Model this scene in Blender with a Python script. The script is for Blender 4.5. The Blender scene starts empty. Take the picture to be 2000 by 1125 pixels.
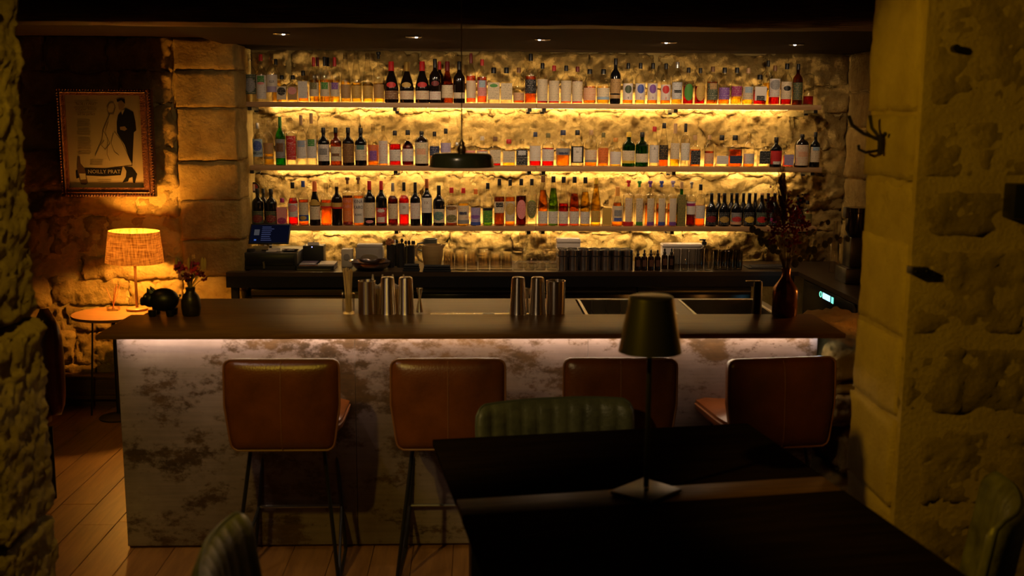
import bpy, bmesh, math, random
from mathutils import Vector, Matrix, noise
random.seed(7)
S = bpy.context.scene
COL = S.collection
PI = math.pi

# ------------------------------------------------------------------ camera
FPX = 2050.0
TH, PS, RO = math.atan(332 / FPX), 0.0347, 0.0055
FW = Vector((math.sin(PS) * math.cos(TH), math.cos(PS) * math.cos(TH), -math.sin(TH)))
R0 = Vector((math.cos(PS), -math.sin(PS), 0)); U0 = R0.cross(FW)
RT = R0 * math.cos(RO) + U0 * math.sin(RO); UP = U0 * math.cos(RO) - R0 * math.sin(RO)
CAMP = Vector((0, 0, 1.907))
cd = bpy.data.cameras.new('camera'); cam = bpy.data.objects.new('camera', cd); COL.objects.link(cam)
cd.sensor_width = 36; cd.lens = 36 * FPX / 2000
m = Matrix((RT, UP, -FW)).transposed().to_4x4(); m.translation = CAMP
cam.matrix_world = m
cd.clip_start = .05
cd.dof.use_dof = True; cd.dof.focus_distance = 6.9; cd.dof.aperture_fstop = 2.5
S.camera = cam
S.cycles.transparent_max_bounces = 48
def ray(x, y): return RT * ((x - 1000) / FPX) - UP * ((y - 562.5) / FPX) + FW
def PY(x, y, Y): d = ray(x, y); return CAMP + d * (Y / d.y)
def PZ(x, y, Z): d = ray(x, y); return CAMP + d * ((Z - CAMP.z) / d.z)
def px(Y): return Y / FPX * 1.012

# ------------------------------------------------------------------ world, exposure, lights
W = bpy.data.worlds.new('world'); S.world = W; W.use_nodes = True
W.node_tree.nodes['Background'].inputs[0].default_value = (1, .68, .36, 1)
W.node_tree.nodes['Background'].inputs[1].default_value = .006
S.view_settings.view_transform = 'Standard'; S.view_settings.look = 'None'
S.view_settings.exposure = 0.0; S.view_settings.gamma = 1.0; S.view_settings.use_curve_mapping = False

def lamp(name, kind, loc, power, color, size=.05, spot=None, blend=.4, target=None):
    d = bpy.data.lights.new(name, kind); d.energy = power; d.color = color
    if kind != 'AREA': d.shadow_soft_size = size
    else: d.size = size
    if spot: d.spot_size = math.radians(spot); d.spot_blend = blend
    o = bpy.data.objects.new(name, d); COL.objects.link(o); o.location = loc
    if target: o.rotation_euler = (Vector(target) - Vector(loc)).to_track_quat('-Z', 'Y').to_euler()
    return o
# lamps of the dining room this side of the stone opening, up on the left
lamp('dining_spot_light', 'SPOT', (-1.1, 2.0, 2.63), 115, (1, .545, .018), .05, 46, .5, (1.38, 2.95, 1.5))
lamp('pillar_spot_light', 'SPOT', (-1.1, 2.3, 2.5), 50, (1, .62, .05), .03, 100, .6, (-1.62, 3.3, 1.1))
# neutral spotlight over the stools, above the stone opening
lamp('stool_spot_light', 'SPOT', (-1.42, 3.5, 2.38), 13, (1, .72, .56), .04, 56, .8, (-.72, 4.4, .62))
lamp('bar_spot_light', 'SPOT', (-.45, 3.45, 2.42), 14, (1, .68, .38), .035, 46, .7, (-.15, 4.95, 1.0))
lamp('chair_fill_light', 'SPOT', (-1.35, 1.7, 2.6), 62, (1, .70, .28), .05, 24, .8, (.08, 3.9, .80))  # added fill spot without a fixture, brightens the far olive chair
lamp('entrance_spot_light', 'SPOT', (-1.95, 4.6, 2.35), 7, (1, .36, .04), .05, 70, .9, (-1.8, 4.1, 0))

# ------------------------------------------------------------------ helpers
def tag(o, label=None, cat=None, group=None, kind=None):
    if label: o['label'] = label
    if cat: o['category'] = cat
    if group: o['group'] = group
    if kind: o['kind'] = kind
    return o
def thing(name, label, cat, loc=(0, 0, 0), rz=0, group=None):
    o = bpy.data.objects.new(name, None); o.empty_display_size = .05; COL.objects.link(o)
    o.location = loc; o.rotation_euler = (0, 0, rz)
    return tag(o, label, cat, group)
def link(name, me, mat, parent=None, loc=None, rz=None):
    o = bpy.data.objects.new(name, me); COL.objects.link(o)
    if mat and not me.materials: me.materials.append(mat)
    if parent: o.parent = parent
    if loc is not None: o.location = loc
    if rz is not None: o.rotation_euler = (0, 0, rz)
    return o
def copy_tree(o, parent=None):
    c = o.copy(); COL.objects.link(c); c.parent = parent
    for ch in list(o.children): copy_tree(ch, c)
    return c
class MB:
    def __init__(s): s.v = []; s.f = []
    def add(s, vs, fs):
        n = len(s.v); s.v += [tuple(v) for v in vs]; s.f += [tuple(i + n for i in f) for f in fs]; return s
    def bm(s, b):
        b.verts.index_update(); s.add([v.co for v in b.verts], [[v.index for v in f.verts] for f in b.faces]); b.free(); return s
    def box(s, x0, x1, y0, y1, z0, z1, bev=0, seg=2, rot=None):
        b = bmesh.new(); bmesh.ops.create_cube(b, size=1)
        for v in b.verts: v.co = Vector(((x0 + x1) / 2 + v.co.x * (x1 - x0), (y0 + y1) / 2 + v.co.y * (y1 - y0), (z0 + z1) / 2 + v.co.z * (z1 - z0)))
        if bev: bmesh.ops.bevel(b, geom=list(b.edges), offset=bev, segments=seg, profile=.5, affect='EDGES')
        if rot:
            for v in b.verts: v.co = rot @ v.co
        return s.bm(b)
    def lathe(s, prof, n=20, c=(0, 0, 0), sq=0, sy=1):
        vs = []; fs = []; k = len(prof)
        for r, z in prof:
            for i in range(n):
                a = 2 * PI * (i + .5) / n; q = 1
                if sq: q = 1 / (abs(math.cos(a)) ** sq + abs(math.sin(a)) ** sq) ** (1 / sq)
                vs.append((c[0] + r * q * math.cos(a), c[1] + r * q * math.sin(a) * sy, c[2] + z))
        for j in range(k - 1):
            for i in range(n):
                fs.append((j * n + i, j * n + (i + 1) % n, (j + 1) * n + (i + 1) % n, (j + 1) * n + i))
        if prof[0][0] > 1e-5: fs.append(tuple(range(n))[::-1])
        if prof[-1][0] > 1e-5: fs.append(tuple((k - 1) * n + i for i in range(n)))
        return s.add(vs, fs)
    def tube(s, pts, r, n=8, closed=False):
        pts = [Vector(p) for p in pts]; k = len(pts); vs = []; fs = []
        rr = r if isinstance(r, (list, tuple)) else [r] * k
        up = Vector((0, 0, 1))
        for i, p in enumerate(pts):
            if closed: t = pts[(i + 1) % k] - pts[i - 1]
            else: t = pts[min(i + 1, k - 1)] - pts[max(i - 1, 0)]
            t.normalize()
            if i == 0:
                a = t.cross(up) if abs(t.z) < .9 else t.cross(Vector((1, 0, 0)))
            else: a = a - t * a.dot(t)
            a.normalize(); b = t.cross(a)
            for j in range(n):
                q = 2 * PI * j / n; vs.append(p + (a * math.cos(q) + b * math.sin(q)) * rr[i])
        for i in range(k if closed else k - 1):
            for j in range(n):
                i2 = (i + 1) % k
                fs.append((i * n + j, i * n + (j + 1) % n, i2 * n + (j + 1) % n, i2 * n + j))
        if not closed: fs += [tuple(range(n))[::-1], tuple((k - 1) * n + j for j in range(n))]
        return s.add(vs, fs)
    def ball(s, c, r, seg=12, rings=8, sc=(1, 1, 1)):
        b = bmesh.new(); bmesh.ops.create_uvsphere(b, u_segments=seg, v_segments=rings, radius=r)
        for v in b.verts: v.co = Vector((c[0] + v.co.x * sc[0], c[1] + v.co.y * sc[1], c[2] + v.co.z * sc[2]))
        return s.bm(b)
    def prism(s, poly, y0, y1):      # polygon in x,z extruded in y
        n = len(poly)
        vs = [(x, y0, z) for x, z in poly] + [(x, y1, z) for x, z in poly]
        fs = [tuple(range(n)), tuple(range(2 * n - 1, n - 1, -1))] + [(i, i + n, (i + 1) % n + n, (i + 1) % n) for i in range(n)]
        return s.add(vs, fs)
    def plate(s, poly, z0, z1):      # polygon in x,y extruded in z
        n = len(poly)
        vs = [(x, y, z0) for x, y in poly] + [(x, y, z1) for x, y in poly]
        fs = [tuple(range(n))[::-1], tuple(range(n, 2 * n))] + [(i, (i + 1) % n, (i + 1) % n + n, i + n) for i in range(n)]
        return s.add(vs, fs)
    def mesh(s, name='m', smooth=True, ang=40):
        me = bpy.data.meshes.new(name); me.from_pydata(s.v, [], s.f); me.update()
        b = bmesh.new(); b.from_mesh(me); bmesh.ops.recalc_face_normals(b, faces=b.faces); b.to_mesh(me); b.free()
        if smooth:
            for p in me.polygons: p.use_smooth = True
            me.set_sharp_from_angle(angle=math.radians(ang))
        return me
    def obj(s, name, mat, parent=None, loc=None, rz=None, smooth=True, ang=40):
        return link(name, s.mesh(name, smooth, ang), mat, parent, loc, rz)
def text_mesh(txt, size, align='CENTER', ext=.0002, bend=None, shear=0, sx=1):
    c = bpy.data.curves.new('t', 'FONT'); c.body = txt; c.size = size; c.align_x = align; c.align_y = 'CENTER'; c.extrude = ext; c.resolution_u = 2; c.shear = shear
    o = bpy.data.objects.new('t', c); COL.objects.link(o)
    dg = bpy.context.evaluated_depsgraph_get(); me = bpy.data.meshes.new_from_object(o.evaluated_get(dg))
    bpy.data.objects.remove(o); bpy.data.curves.remove(c)
    me.materials.clear()
    for v in me.vertices:
        x, y, z = v.co; x *= sx
        if bend: v.co = ((bend + z) * math.sin(x / bend), -(bend + z) * math.cos(x / bend), y)
        else: v.co = (x, -z, y)
    return me

# ------------------------------------------------------------------ materials
MATS = {}
def nmat(name):
    m = bpy.data.materials.new(name); m.use_nodes = True; nt = m.node_tree
    return m, nt, nt.nodes, nt.links, nt.nodes['Principled BSDF']
def pm(name, col, rough=.5, metal=0, spec=.5, var=0, vscale=8, stretch=(1, 1, 1), bump=0, bscale=60, coat=0, emit=None, es=0, col2=None, detail=6):
    if name in MATS: return MATS[name]
    m, nt, N, L, P = nmat(name)
    P.inputs['Base Color'].default_value = (*col, 1); P.inputs['Roughness'].default_value = rough
    P.inputs['Metallic'].default_value = metal; P.inputs['Specular IOR Level'].default_value = spec
    P.inputs['Coat Weight'].default_value = coat; P.inputs['Coat Roughness'].default_value = .15
    if emit: P.inputs['Emission Color'].default_value = (*emit, 1); P.inputs['Emission Strength'].default_value = es
    if var or bump:
        tc = N.new('ShaderNodeTexCoord'); mp = N.new('ShaderNodeMapping'); mp.inputs['Scale'].default_value = stretch
        L.new(tc.outputs['Object'], mp.inputs[0])
    if var:
        n = N.new('ShaderNodeTexNoise'); n.inputs['Scale'].default_value = vscale; n.inputs['Detail'].default_value = detail; n.inputs['Roughness'].default_value = .6
        L.new(mp.outputs[0], n.inputs['Vector'])
        cr = N.new('ShaderNodeValToRGB'); c2 = col2 or tuple(min(1, c * (1 + var)) for c in col); c1 = col if col2 else tuple(c * (1 - var) for c in col)
        cr.color_ramp.elements[0].position = .32; cr.color_ramp.elements[1].position = .68
        cr.color_ramp.elements[0].color = (*c1, 1); cr.color_ramp.elements[1].color = (*c2, 1)
        L.new(n.outputs['Fac'], cr.inputs[0]); L.new(cr.outputs[0], P.inputs['Base Color'])
    if bump:
        n2 = N.new('ShaderNodeTexNoise'); n2.inputs['Scale'].default_value = bscale; n2.inputs['Detail'].default_value = 5
        L.new(mp.outputs[0], n2.inputs['Vector'])
        b = N.new('ShaderNodeBump'); b.inputs['Strength'].default_value = bump; b.inputs['Distance'].default_value = .01
        L.new(n2.outputs['Fac'], b.inputs['Height']); L.new(b.outputs[0], P.inputs['Normal'])
    MATS[name] = m; return m
def glassm(name, col, rough=.04, gl=1.0, edge=.32):
    if name in MATS: return MATS[name]
    m, nt, N, L, P = nmat(name); N.remove(P); out = N['Material Output']
    t = N.new('ShaderNodeBsdfTransparent'); t.inputs[0].default_value = (*col, 1)
    tm = N.new('ShaderNodeMix'); tm.data_type = 'RGBA'; tm.inputs[6].default_value = (*col, 1); tm.inputs[7].default_value = (*[c * edge for c in col], 1); L.new(tm.outputs[2], t.inputs[0])
    g = N.new('ShaderNodeBsdfGlossy'); g.inputs['Roughness'].default_value = rough; g.inputs[0].default_value = (gl, gl, gl, 1)
    ge = N.new('ShaderNodeNewGeometry'); dt = N.new('ShaderNodeVectorMath'); dt.operation = 'DOT_PRODUCT'; L.new(ge.outputs['Normal'], dt.inputs[0]); L.new(ge.outputs['Incoming'], dt.inputs[1])
    ab = N.new('ShaderNodeMath'); ab.operation = 'ABSOLUTE'; L.new(dt.outputs['Value'], ab.inputs[0]); om = N.new('ShaderNodeMath'); om.operation = 'SUBTRACT'; om.inputs[0].default_value = 1; L.new(ab.outputs[0], om.inputs[1])
    pw = N.new('ShaderNodeMath'); pw.operation = 'POWER'; pw.inputs[1].default_value = 4; L.new(om.outputs[0], pw.inputs[0]); fr = N.new('ShaderNodeMath'); fr.operation = 'MULTIPLY_ADD'; fr.inputs[1].default_value = .75; fr.inputs[2].default_value = .05; L.new(pw.outputs[0], fr.inputs[0])
    p2 = N.new('ShaderNodeMath'); p2.operation = 'POWER'; p2.inputs[1].default_value = 2.2; L.new(om.outputs[0], p2.inputs[0]); L.new(p2.outputs[0], tm.inputs[0])
    mx = N.new('ShaderNodeMixShader'); L.new(fr.outputs[0], mx.inputs[0]); L.new(t.outputs[0], mx.inputs[1]); L.new(g.outputs[0], mx.inputs[2]); L.new(mx.outputs[0], out.inputs[0])
    MATS[name] = m; return m
def emitm(name, col, s):
    if name in MATS: return MATS[name]
    m, nt, N, L, P = nmat(name); N.remove(P); e = N.new('ShaderNodeEmission'); e.inputs[0].default_value = (*col, 1); e.inputs[1].default_value = s
    L.new(e.outputs[0], N['Material Output'].inputs[0]); MATS[name] = m; return m
def stonem(name, a, b, bump=.6, bscale=45):
    m, nt, N, L, P = nmat(name)
    tc = N.new('ShaderNodeTexCoord'); oi = N.new('ShaderNodeObjectInfo')
    n = N.new('ShaderNodeTexNoise'); n.inputs['Scale'].default_value = 6; n.inputs['Detail'].default_value = 9; n.inputs['Roughness'].default_value = .65
    L.new(tc.outputs['Object'], n.inputs['Vector'])
    cr = N.new('ShaderNodeValToRGB'); cr.color_ramp.elements[0].position = .3; cr.color_ramp.elements[1].position = .7
    cr.color_ramp.elements[0].color = (*a, 1); cr.color_ramp.elements[1].color = (*b, 1); L.new(n.outputs['Fac'], cr.inputs[0])
    hs = N.new('ShaderNodeHueSaturation'); L.new(cr.outputs[0], hs.inputs['Color'])
    mr = N.new('ShaderNodeMapRange'); mr.inputs[3].default_value = .82; mr.inputs[4].default_value = 1.12; L.new(oi.outputs['Random'], mr.inputs[0]); L.new(mr.outputs[0], hs.inputs['Value'])
    L.new(hs.outputs[0], P.inputs['Base Color']); P.inputs['Roughness'].default_value = .9; P.inputs['Specular IOR Level'].default_value = .2
    n2 = N.new('ShaderNodeTexNoise'); n2.inputs['Scale'].default_value = bscale; n2.inputs['Detail'].default_value = 10; n2.inputs['Roughness'].default_value = .78
    vo = N.new('ShaderNodeTexVoronoi'); vo.inputs['Scale'].default_value = bscale * 1.6
    L.new(tc.outputs['Object'], n2.inputs['Vector']); L.new(n2.outputs['Color'], vo.inputs['Vector']) if False else L.new(tc.outputs['Object'], vo.inputs['Vector'])
    ad = N.new('ShaderNodeMath'); ad.operation = 'MULTIPLY_ADD'; ad.inputs[1].default_value = .25; L.new(vo.outputs['Distance'], ad.inputs[0]); L.new(n2.outputs['Fac'], ad.inputs[2])
    bp = N.new('ShaderNodeBump'); bp.inputs['Strength'].default_value = bump; bp.inputs['Distance'].default_value = .03
    L.new(ad.outputs[0], bp.inputs['Height']); L.new(bp.outputs[0], P.inputs['Normal'])
    return m
STONE = stonem('sandstone', (.30, .19, .05), (.58, .41, .14), .9, 30)
STONEP = stonem('rough_sandstone', (.30, .21, .065), (.56, .42, .14), 1.0, 34)
MORTAR = stonem('lime_mortar', (.44, .32, .10), (.64, .49, .19), .6, 45)
DWOOD = pm('dark_stained_wood', (.07, .034, .014), .5, var=.5, vscale=3, stretch=(2, 30, 30), bump=.5, bscale=6)
def woodm(name, a, b, rough=.45, stretch=(1.5, 14, 14), coat=0, bump=.15):
    m, nt, N, L, P = nmat(name); tc = N.new('ShaderNodeTexCoord'); mp = N.new('ShaderNodeMapping'); mp.inputs['Scale'].default_value = stretch
    oi = N.new('ShaderNodeObjectInfo'); ad = N.new('ShaderNodeVectorMath'); L.new(tc.outputs['Object'], ad.inputs[0])
    ml = N.new('ShaderNodeMath'); ml.operation = 'MULTIPLY'; ml.inputs[1].default_value = 37; L.new(oi.outputs['Random'], ml.inputs[0]); L.new(ml.outputs[0], ad.inputs[1])
    L.new(ad.outputs[0], mp.inputs[0])
    n = N.new('ShaderNodeTexNoise'); n.inputs['Scale'].default_value = 2.2; n.inputs['Detail'].default_value = 9; n.inputs['Roughness'].default_value = .62; n.inputs['Distortion'].default_value = .6
    L.new(mp.outputs[0], n.inputs['Vector']); cr = N.new('ShaderNodeValToRGB'); cr.color_ramp.elements[0].position = .34; cr.color_ramp.elements[1].position = .66
    cr.color_ramp.elements[0].color = (*a, 1); cr.color_ramp.elements[1].color = (*b, 1); L.new(n.outputs['Fac'], cr.inputs[0]); L.new(cr.outputs[0], P.inputs['Base Color'])
    P.inputs['Roughness'].default_value = rough; P.inputs['Coat Weight'].default_value = coat
    bp = N.new('ShaderNodeBump'); bp.inputs['Strength'].default_value = bump; bp.inputs['Distance'].default_value = .004; L.new(n.outputs['Fac'], bp.inputs['Height']); L.new(bp.outputs[0], P.inputs['Normal'])
    return m
OAK = woodm('oak_floor', (.17, .075, .018), (.29, .14, .036), .42, (14, 1.3, 14))
BARTOP = woodm('bar_top_wood', (.10, .045, .007), (.18, .088, .016), .36, (1.2, 16, 16))
BARTOP.node_tree.nodes['Principled BSDF'].inputs['Specular IOR Level'].default_value = .12
SHELFW = woodm('shelf_wood', (.36, .20, .08), (.5, .31, .15), .5, (1.5, 20, 20))
TABLEW = woodm('table_dark_wood', (.010, .006, .004), (.02, .012, .007), .3, (1.2, 12, 12))
TABLEW.node_tree.nodes['Principled BSDF'].inputs['Specular IOR Level'].default_value = 0.0
BLACK = pm('black_lacquer', (.008, .008, .009), .35)
BLACKM = pm('black_metal', (.012, .012, .013), .38, spec=.5)
STEEL = pm('brushed_steel', (.62, .60, .57), .2, 1)
STEELD = pm('dull_steel', (.35, .33, .30), .34, 1)
BRASS = pm('aged_brass', (.35, .24, .10), .35, 1)
LEATHER = pm('brown_leather', (.135, .038, .006), .29, var=.35, vscale=5, bump=.12, bscale=140)
GREENL = pm('olive_leather', (.11, .11, .05), .42, var=.45, vscale=12, bump=.2, bscale=90)
PIPING = pm('leather_piping', (.22, .085, .03), .5)
GPIPE = pm('olive_piping', (.09, .095, .05), .5)
GLASS = glassm('clear_glass', (.96, .95, .92))
PLASTW = pm('white_plastic', (.62, .55, .5), .5)

# ------------------------------------------------------------------ rough stone blocks
def block(name, x0, x1, y0, y1, z0, z1, mat, parent, res=.03, amp=.02, rnd=.03, freq=4.0, faces='fltbrk', seed=0, ridge=.5):
    """Box with noise-broken faces. faces: f=-Y front, k=+Y back, l=-X, r=+X, t=top, b=bottom."""
    vid = {}; vs = []; nor = []; fs = []
    lo = (x0, y0, z0); hi = (x1, y1, z1)
    nn = [max(2, int(round((hi[i] - lo[i]) / res))) for i in range(3)]
    ax = {'f': (1, 0), 'k': (1, 1), 'l': (0, 0), 'r': (0, 1), 'b': (2, 0), 't': (2, 1)}
    for fc in faces:
        a, side = ax[fc]; u, v = [i for i in range(3) if i != a]
        def gv(i, j):
            key = [0, 0, 0]; key[a] = nn[a] * side; key[u] = i; key[v] = j; key = tuple(key)
            if key not in vid:
                vid[key] = len(vs); vs.append([lo[q] + (hi[q] - lo[q]) * key[q] / nn[q] for q in range(3)]); nor.append([0, 0, 0])
            k = vid[key]; nor[k][a] = 1 if side else -1
            return k
        for i in range(nn[u]):
            for j in range(nn[v]):
                q = (gv(i, j), gv(i + 1, j), gv(i + 1, j + 1), gv(i, j + 1))
                fs.append(q)
    off = Vector((seed * 7.3, seed * 3.1, seed * 5.7))
    out = []
    for p, n in zip(vs, nor):
        P = Vector(p); nv = Vector(n)
        d = [min(p[i] - lo[i], hi[i] - p[i]) if n[i] == 0 else 0 for i in range(3)]
        dd = sorted([min(p[i] - lo[i], hi[i] - p[i]) for i in range(3)])[1]
        t = max(0, 1 - dd / rnd); ins = rnd * .6 * t * t
        q = P * freq + off
        h = noise.fractal(q, .8, 2.1, 6) * .75 + ridge * (abs(noise.noise(q * 2.3)) - .25) - .7 * ridge * max(0, .16 - abs(noise.noise(q * 1.3 + Vector((9, 4, 2))))) * 3 + .3 * noise.noise(q * 6.1) + .22 * noise.noise(q * 13)
        nl = nv.normalized() if nv.length else nv
        out.append(P + nl * (amp * h - ins))
    me = bpy.data.meshes.new(name); me.from_pydata([tuple(v) for v in out], [], fs); me.update()
    b = bmesh.new(); b.from_mesh(me); bmesh.ops.recalc_face_normals(b, faces=b.faces); b.to_mesh(me); b.free()
    for p in me.polygons: p.use_smooth = True
    c = Vector(((x0 + x1) / 2, y1, z0))
    me.transform(Matrix.Translation(-c))
    return link(name, me, mat, parent, c)
def struct(name, mb, mat, parent=None):
    o = mb.obj(name, mat, parent)
    if not parent: o['kind'] = 'structure'
    return o
def course_wall(parent, xs, zs, y, depth, mat, jit=.12, gap=.012, proud=.02, seed=1, wid=(.35, .7), **kw):
    """lays stones in courses on a wall facing -Y; xs=(x0,x1), zs=list of joint heights"""
    rnd = random.Random(seed); k = seed * 50
    for a, b in zip(zs[:-1], zs[1:]):
        x = xs[0]
        while x < xs[1] - .05:
            w = rnd.uniform(*wid)
            if xs[1] - (x + w) < wid[0] * .6: w = xs[1] - x
            pr = rnd.uniform(-proud, proud); k += 1
            dz = rnd.uniform(-.008, .008)
            block('stone', x + gap / 2, x + w - gap / 2, y + pr, y + depth, a + gap / 2, b - gap / 2 + dz, mat, parent, seed=k, faces='flrtb', **kw)
            x += w

# ------------------------------------------------------------------ room shell
WALLB, WALLL = 7.5, 6.95
wb = struct('wall_back', MB().box(-1.75, 2.9, WALLB + .035, WALLB + .25, 0, 2.6), MORTAR)
course_wall(wb, (-1.6, 2.66), [.86, 1.10, 1.27, 1.50, 1.70, 1.94, 2.13, 2.36], WALLB, .12, STONE, seed=3, wid=(.28, .95), amp=.05, rnd=.014, freq=4.3, res=.016, proud=.012, gap=.002, ridge=.9)
wl = struct('wall_left', MB().box(-3.6, -1.56, WALLL + .016, 7.75, 0, 2.6), MORTAR)
course_wall(wl, (-3.3, -1.95), [.0, .26, .48, .66, .84, 1.0, 1.26, 1.44, 1.7, 1.98, 2.18, 2.42], WALLL, .14, STONE, seed=11, wid=(.3, .7), amp=.042, rnd=.012, freq=5, res=.018, gap=.005)
course_wall(wl, (-1.94, -1.54), [.0, .3, .58, .86, 1.1, 1.36, 1.62, 1.96, 2.2, 2.4], WALLL - .01, .3, STONE, seed=21, wid=(.4, .5), amp=.012, rnd=.012, freq=4, res=.018, proud=.003, gap=.004)
wr = struct('wall_right', MB().box(2.66, 2.95, 3.75, 7.6, 0, 2.6), MORTAR)
k = 300
for a, b in zip([.86, 1.2, 1.5, 1.85, 2.1], [1.2, 1.5, 1.85, 2.1, 2.36]):
    for y0, y1 in ((5.9, 6.5), (6.5, 7.05), (7.05, 7.5)):
        k += 1; block('stone', 2.64, 2.78, y0 + .002, y1 - .002, a + .002, b - .002, STONE, wr, seed=k, faces='lfktb', amp=.02, rnd=.010, freq=5, res=.025)
# stone opening between dining room and bar: right jamb
wfr = struct('wall_front_right', MB().box(1.394, 3.2, 3.288, 3.712, 0, 2.75), MORTAR)
zr = [0, .30, .62, .93, 1.20, 1.52, 1.71, 1.93, 2.36, 2.75]
for i, (a, b) in enumerate(zip(zr[:-1], zr[1:])):
    block('stone', 1.385 + random.uniform(-.008, .008), 1.57 + random.uniform(-.0, .05), 3.315, 3.72, a + .004, b - .004, MORTAR, wfr, seed=400 + i, faces='lfktbr', amp=.010, rnd=.010, freq=6, res=.025, ridge=.3)
    block('stone', 1.405 + random.uniform(-.01, .01) + (.06 if i in (1, 2) else 0), 2.05 + random.uniform(-.1, .1), 3.285, 3.5, a + .012, b - .016, STONEP, wfr, seed=420 + i, faces='lfrtb', amp=.014, rnd=.022, freq=10, res=.016, ridge=.7)
    block('stone', 2.17, 2.8, 3.30, 3.5, a + .012, b - .012, STONEP, wfr, seed=440 + i, faces='lfrtb', amp=.03, rnd=.05, freq=6, res=.05, ridge=.8)
wfl = struct('wall_front_left', MB().box(-3.2, -1.60, 3.34, 3.66, 0, 2.75), MORTAR)
for i, (a, b) in enumerate(zip([0, .5, 1.21], [.5, 1.21, 2.75])):
    block('stone', -2.25, (-1.52, -1.515, -1.535)[i], 3.28, 3.68, a + .01, b - .01, STONEP, wfl, seed=460 + i, faces='rfktb', amp=.024, rnd=.03, freq=11, res=.013, ridge=.7)
    block('stone', -2.9, -2.26, 3.28, 3.5, a + .01, b - .01, STONEP, wfl, seed=470 + i, faces='rlftb', amp=.03, rnd=.05, freq=6, res=.06)

# floor of oak boards
fl = struct('floor', MB().box(-3.4, 3.2, .5, 7.7, -.1, -.012), pm('floor_gap', (.01, .005, .002), .9))
bw = .178
for i in range(28):
    x = -2.95 + i * bw; y = .9 - random.random() * 1.1
    while y < 6.9:
        ln = 1.55
        y0, y1 = max(.6, y), min(7.0, y + ln)
        if y1 - y0 > .1 and y1 > 1.5:
            MB().box(x + .0012, x + bw - .0012, y0 + .001, y1 - .001, -.012, random.uniform(-.0006, .0006), .0015, 1).obj('plank', OAK, fl)
        y += ln
# ceilings and beam
CEIL = pm('dark_ceiling_paint', (.014, .007, .0025), .8, spec=.08, var=.2, vscale=5)
struct('ceiling', MB().box(-1.62, 2.9, 4.95, 7.62, 2.365, 2.5).box(-3.5, -1.62, 4.95, 7.2, 2.405, 2.5).box(-3.5, 3.2, 3.3, 4.95, 2.46, 2.6), CEIL)
bmw = thing('ceiling_beam', 'rough dark-stained timber beam spanning the ceiling above the bar', 'beam', (0, 4.9, 2.315))
def rough_beam():
    mb = MB(); n = 90; m_ = 10; vs = []; fs = []
    prof = [(-.11, .0), (-.118, .03), (-.122, .06), (-.115, .09), (-.10, .13), (.1, .13), (.12, .09), (.12, .02), (.1, 0), (0, -.004)]
    for i in range(n + 1):
        x = -3.4 + 6.5 * i / n
        for (y, z) in prof:
            q = Vector((x * 1.3, y * 9, z * 9)); h = noise.fractal(q, 1, 2, 4) * .014
            vs.append((x, y + h, z + h * .8))
    for i in range(n):
        for j in range(m_):
            fs.append((i * m_ + j, i * m_ + (j + 1) % m_, (i + 1) * m_ + (j + 1) % m_, (i + 1) * m_ + j))
    return mb.add(vs, fs)
rough_beam().obj('timber', DWOOD, bmw, ang=60)

# baseboard under the poster wall
bb = MB().box(-3.3, -1.6, 6.86, 6.95, .0, .06).box(-3.3, -1.6, 6.80, 6.95, .06, .085, .004).box(-3.3, -1.6, 6.84, 6.95, .085, .19).box(-3.3, -1.6, 6.83, 6.95, .19, .21, .004)
struct('baseboard_left', bb, pm('baseboard_wood', (.10, .05, .02), .5, var=.3, vscale=4, stretch=(1, 10, 10)))

# recessed ceiling lights
spot_l = ['leftmost', 'second from left', 'middle', 'second from right', 'rightmost']
for i, (x, y) in enumerate(((550, 65), (808, 71), (1060, 76), (1307, 82), (1556, 86))):
    p = PZ(x, y, 2.365)
    t = thing('recessed_light', 'small round recessed ceiling spotlight above the bar, %s of five' % spot_l[i], 'ceiling light', p, 0, 'recessed spotlights over the bar')
    MB().lathe([(.034, -.001), (.046, -.001), (.048, -.004), (.044, -.007), (.036, -.006), (.033, .0)], 24).obj('trim_ring', STEELD, t)
    MB().lathe([(0, -.0035), (.033, -.0035), (.033, -.001), (0, -.001)], 20).obj('reflector', pm('spot_reflector', (.35, .24, .18), .3, .6), t)
    dx = (.012, .016, -.02, -.02, -.014)[i]
    MB().ball((dx, -.01, -.006), .009, 10, 6, (1, 1, .5)).obj('bulb', emitm('bulb_white', (1, .86, .8), 14), t)
    l = lamp('downlight', 'SPOT', (p.x, p.y, 2.345), (11.0 if i in (0, 4) else 18.0), (1, .69, .40), .02, 112, .8, (p.x, p.y + 1.0, 1.55)); l.parent = t; l.location = (0, 0, -.02)

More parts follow.
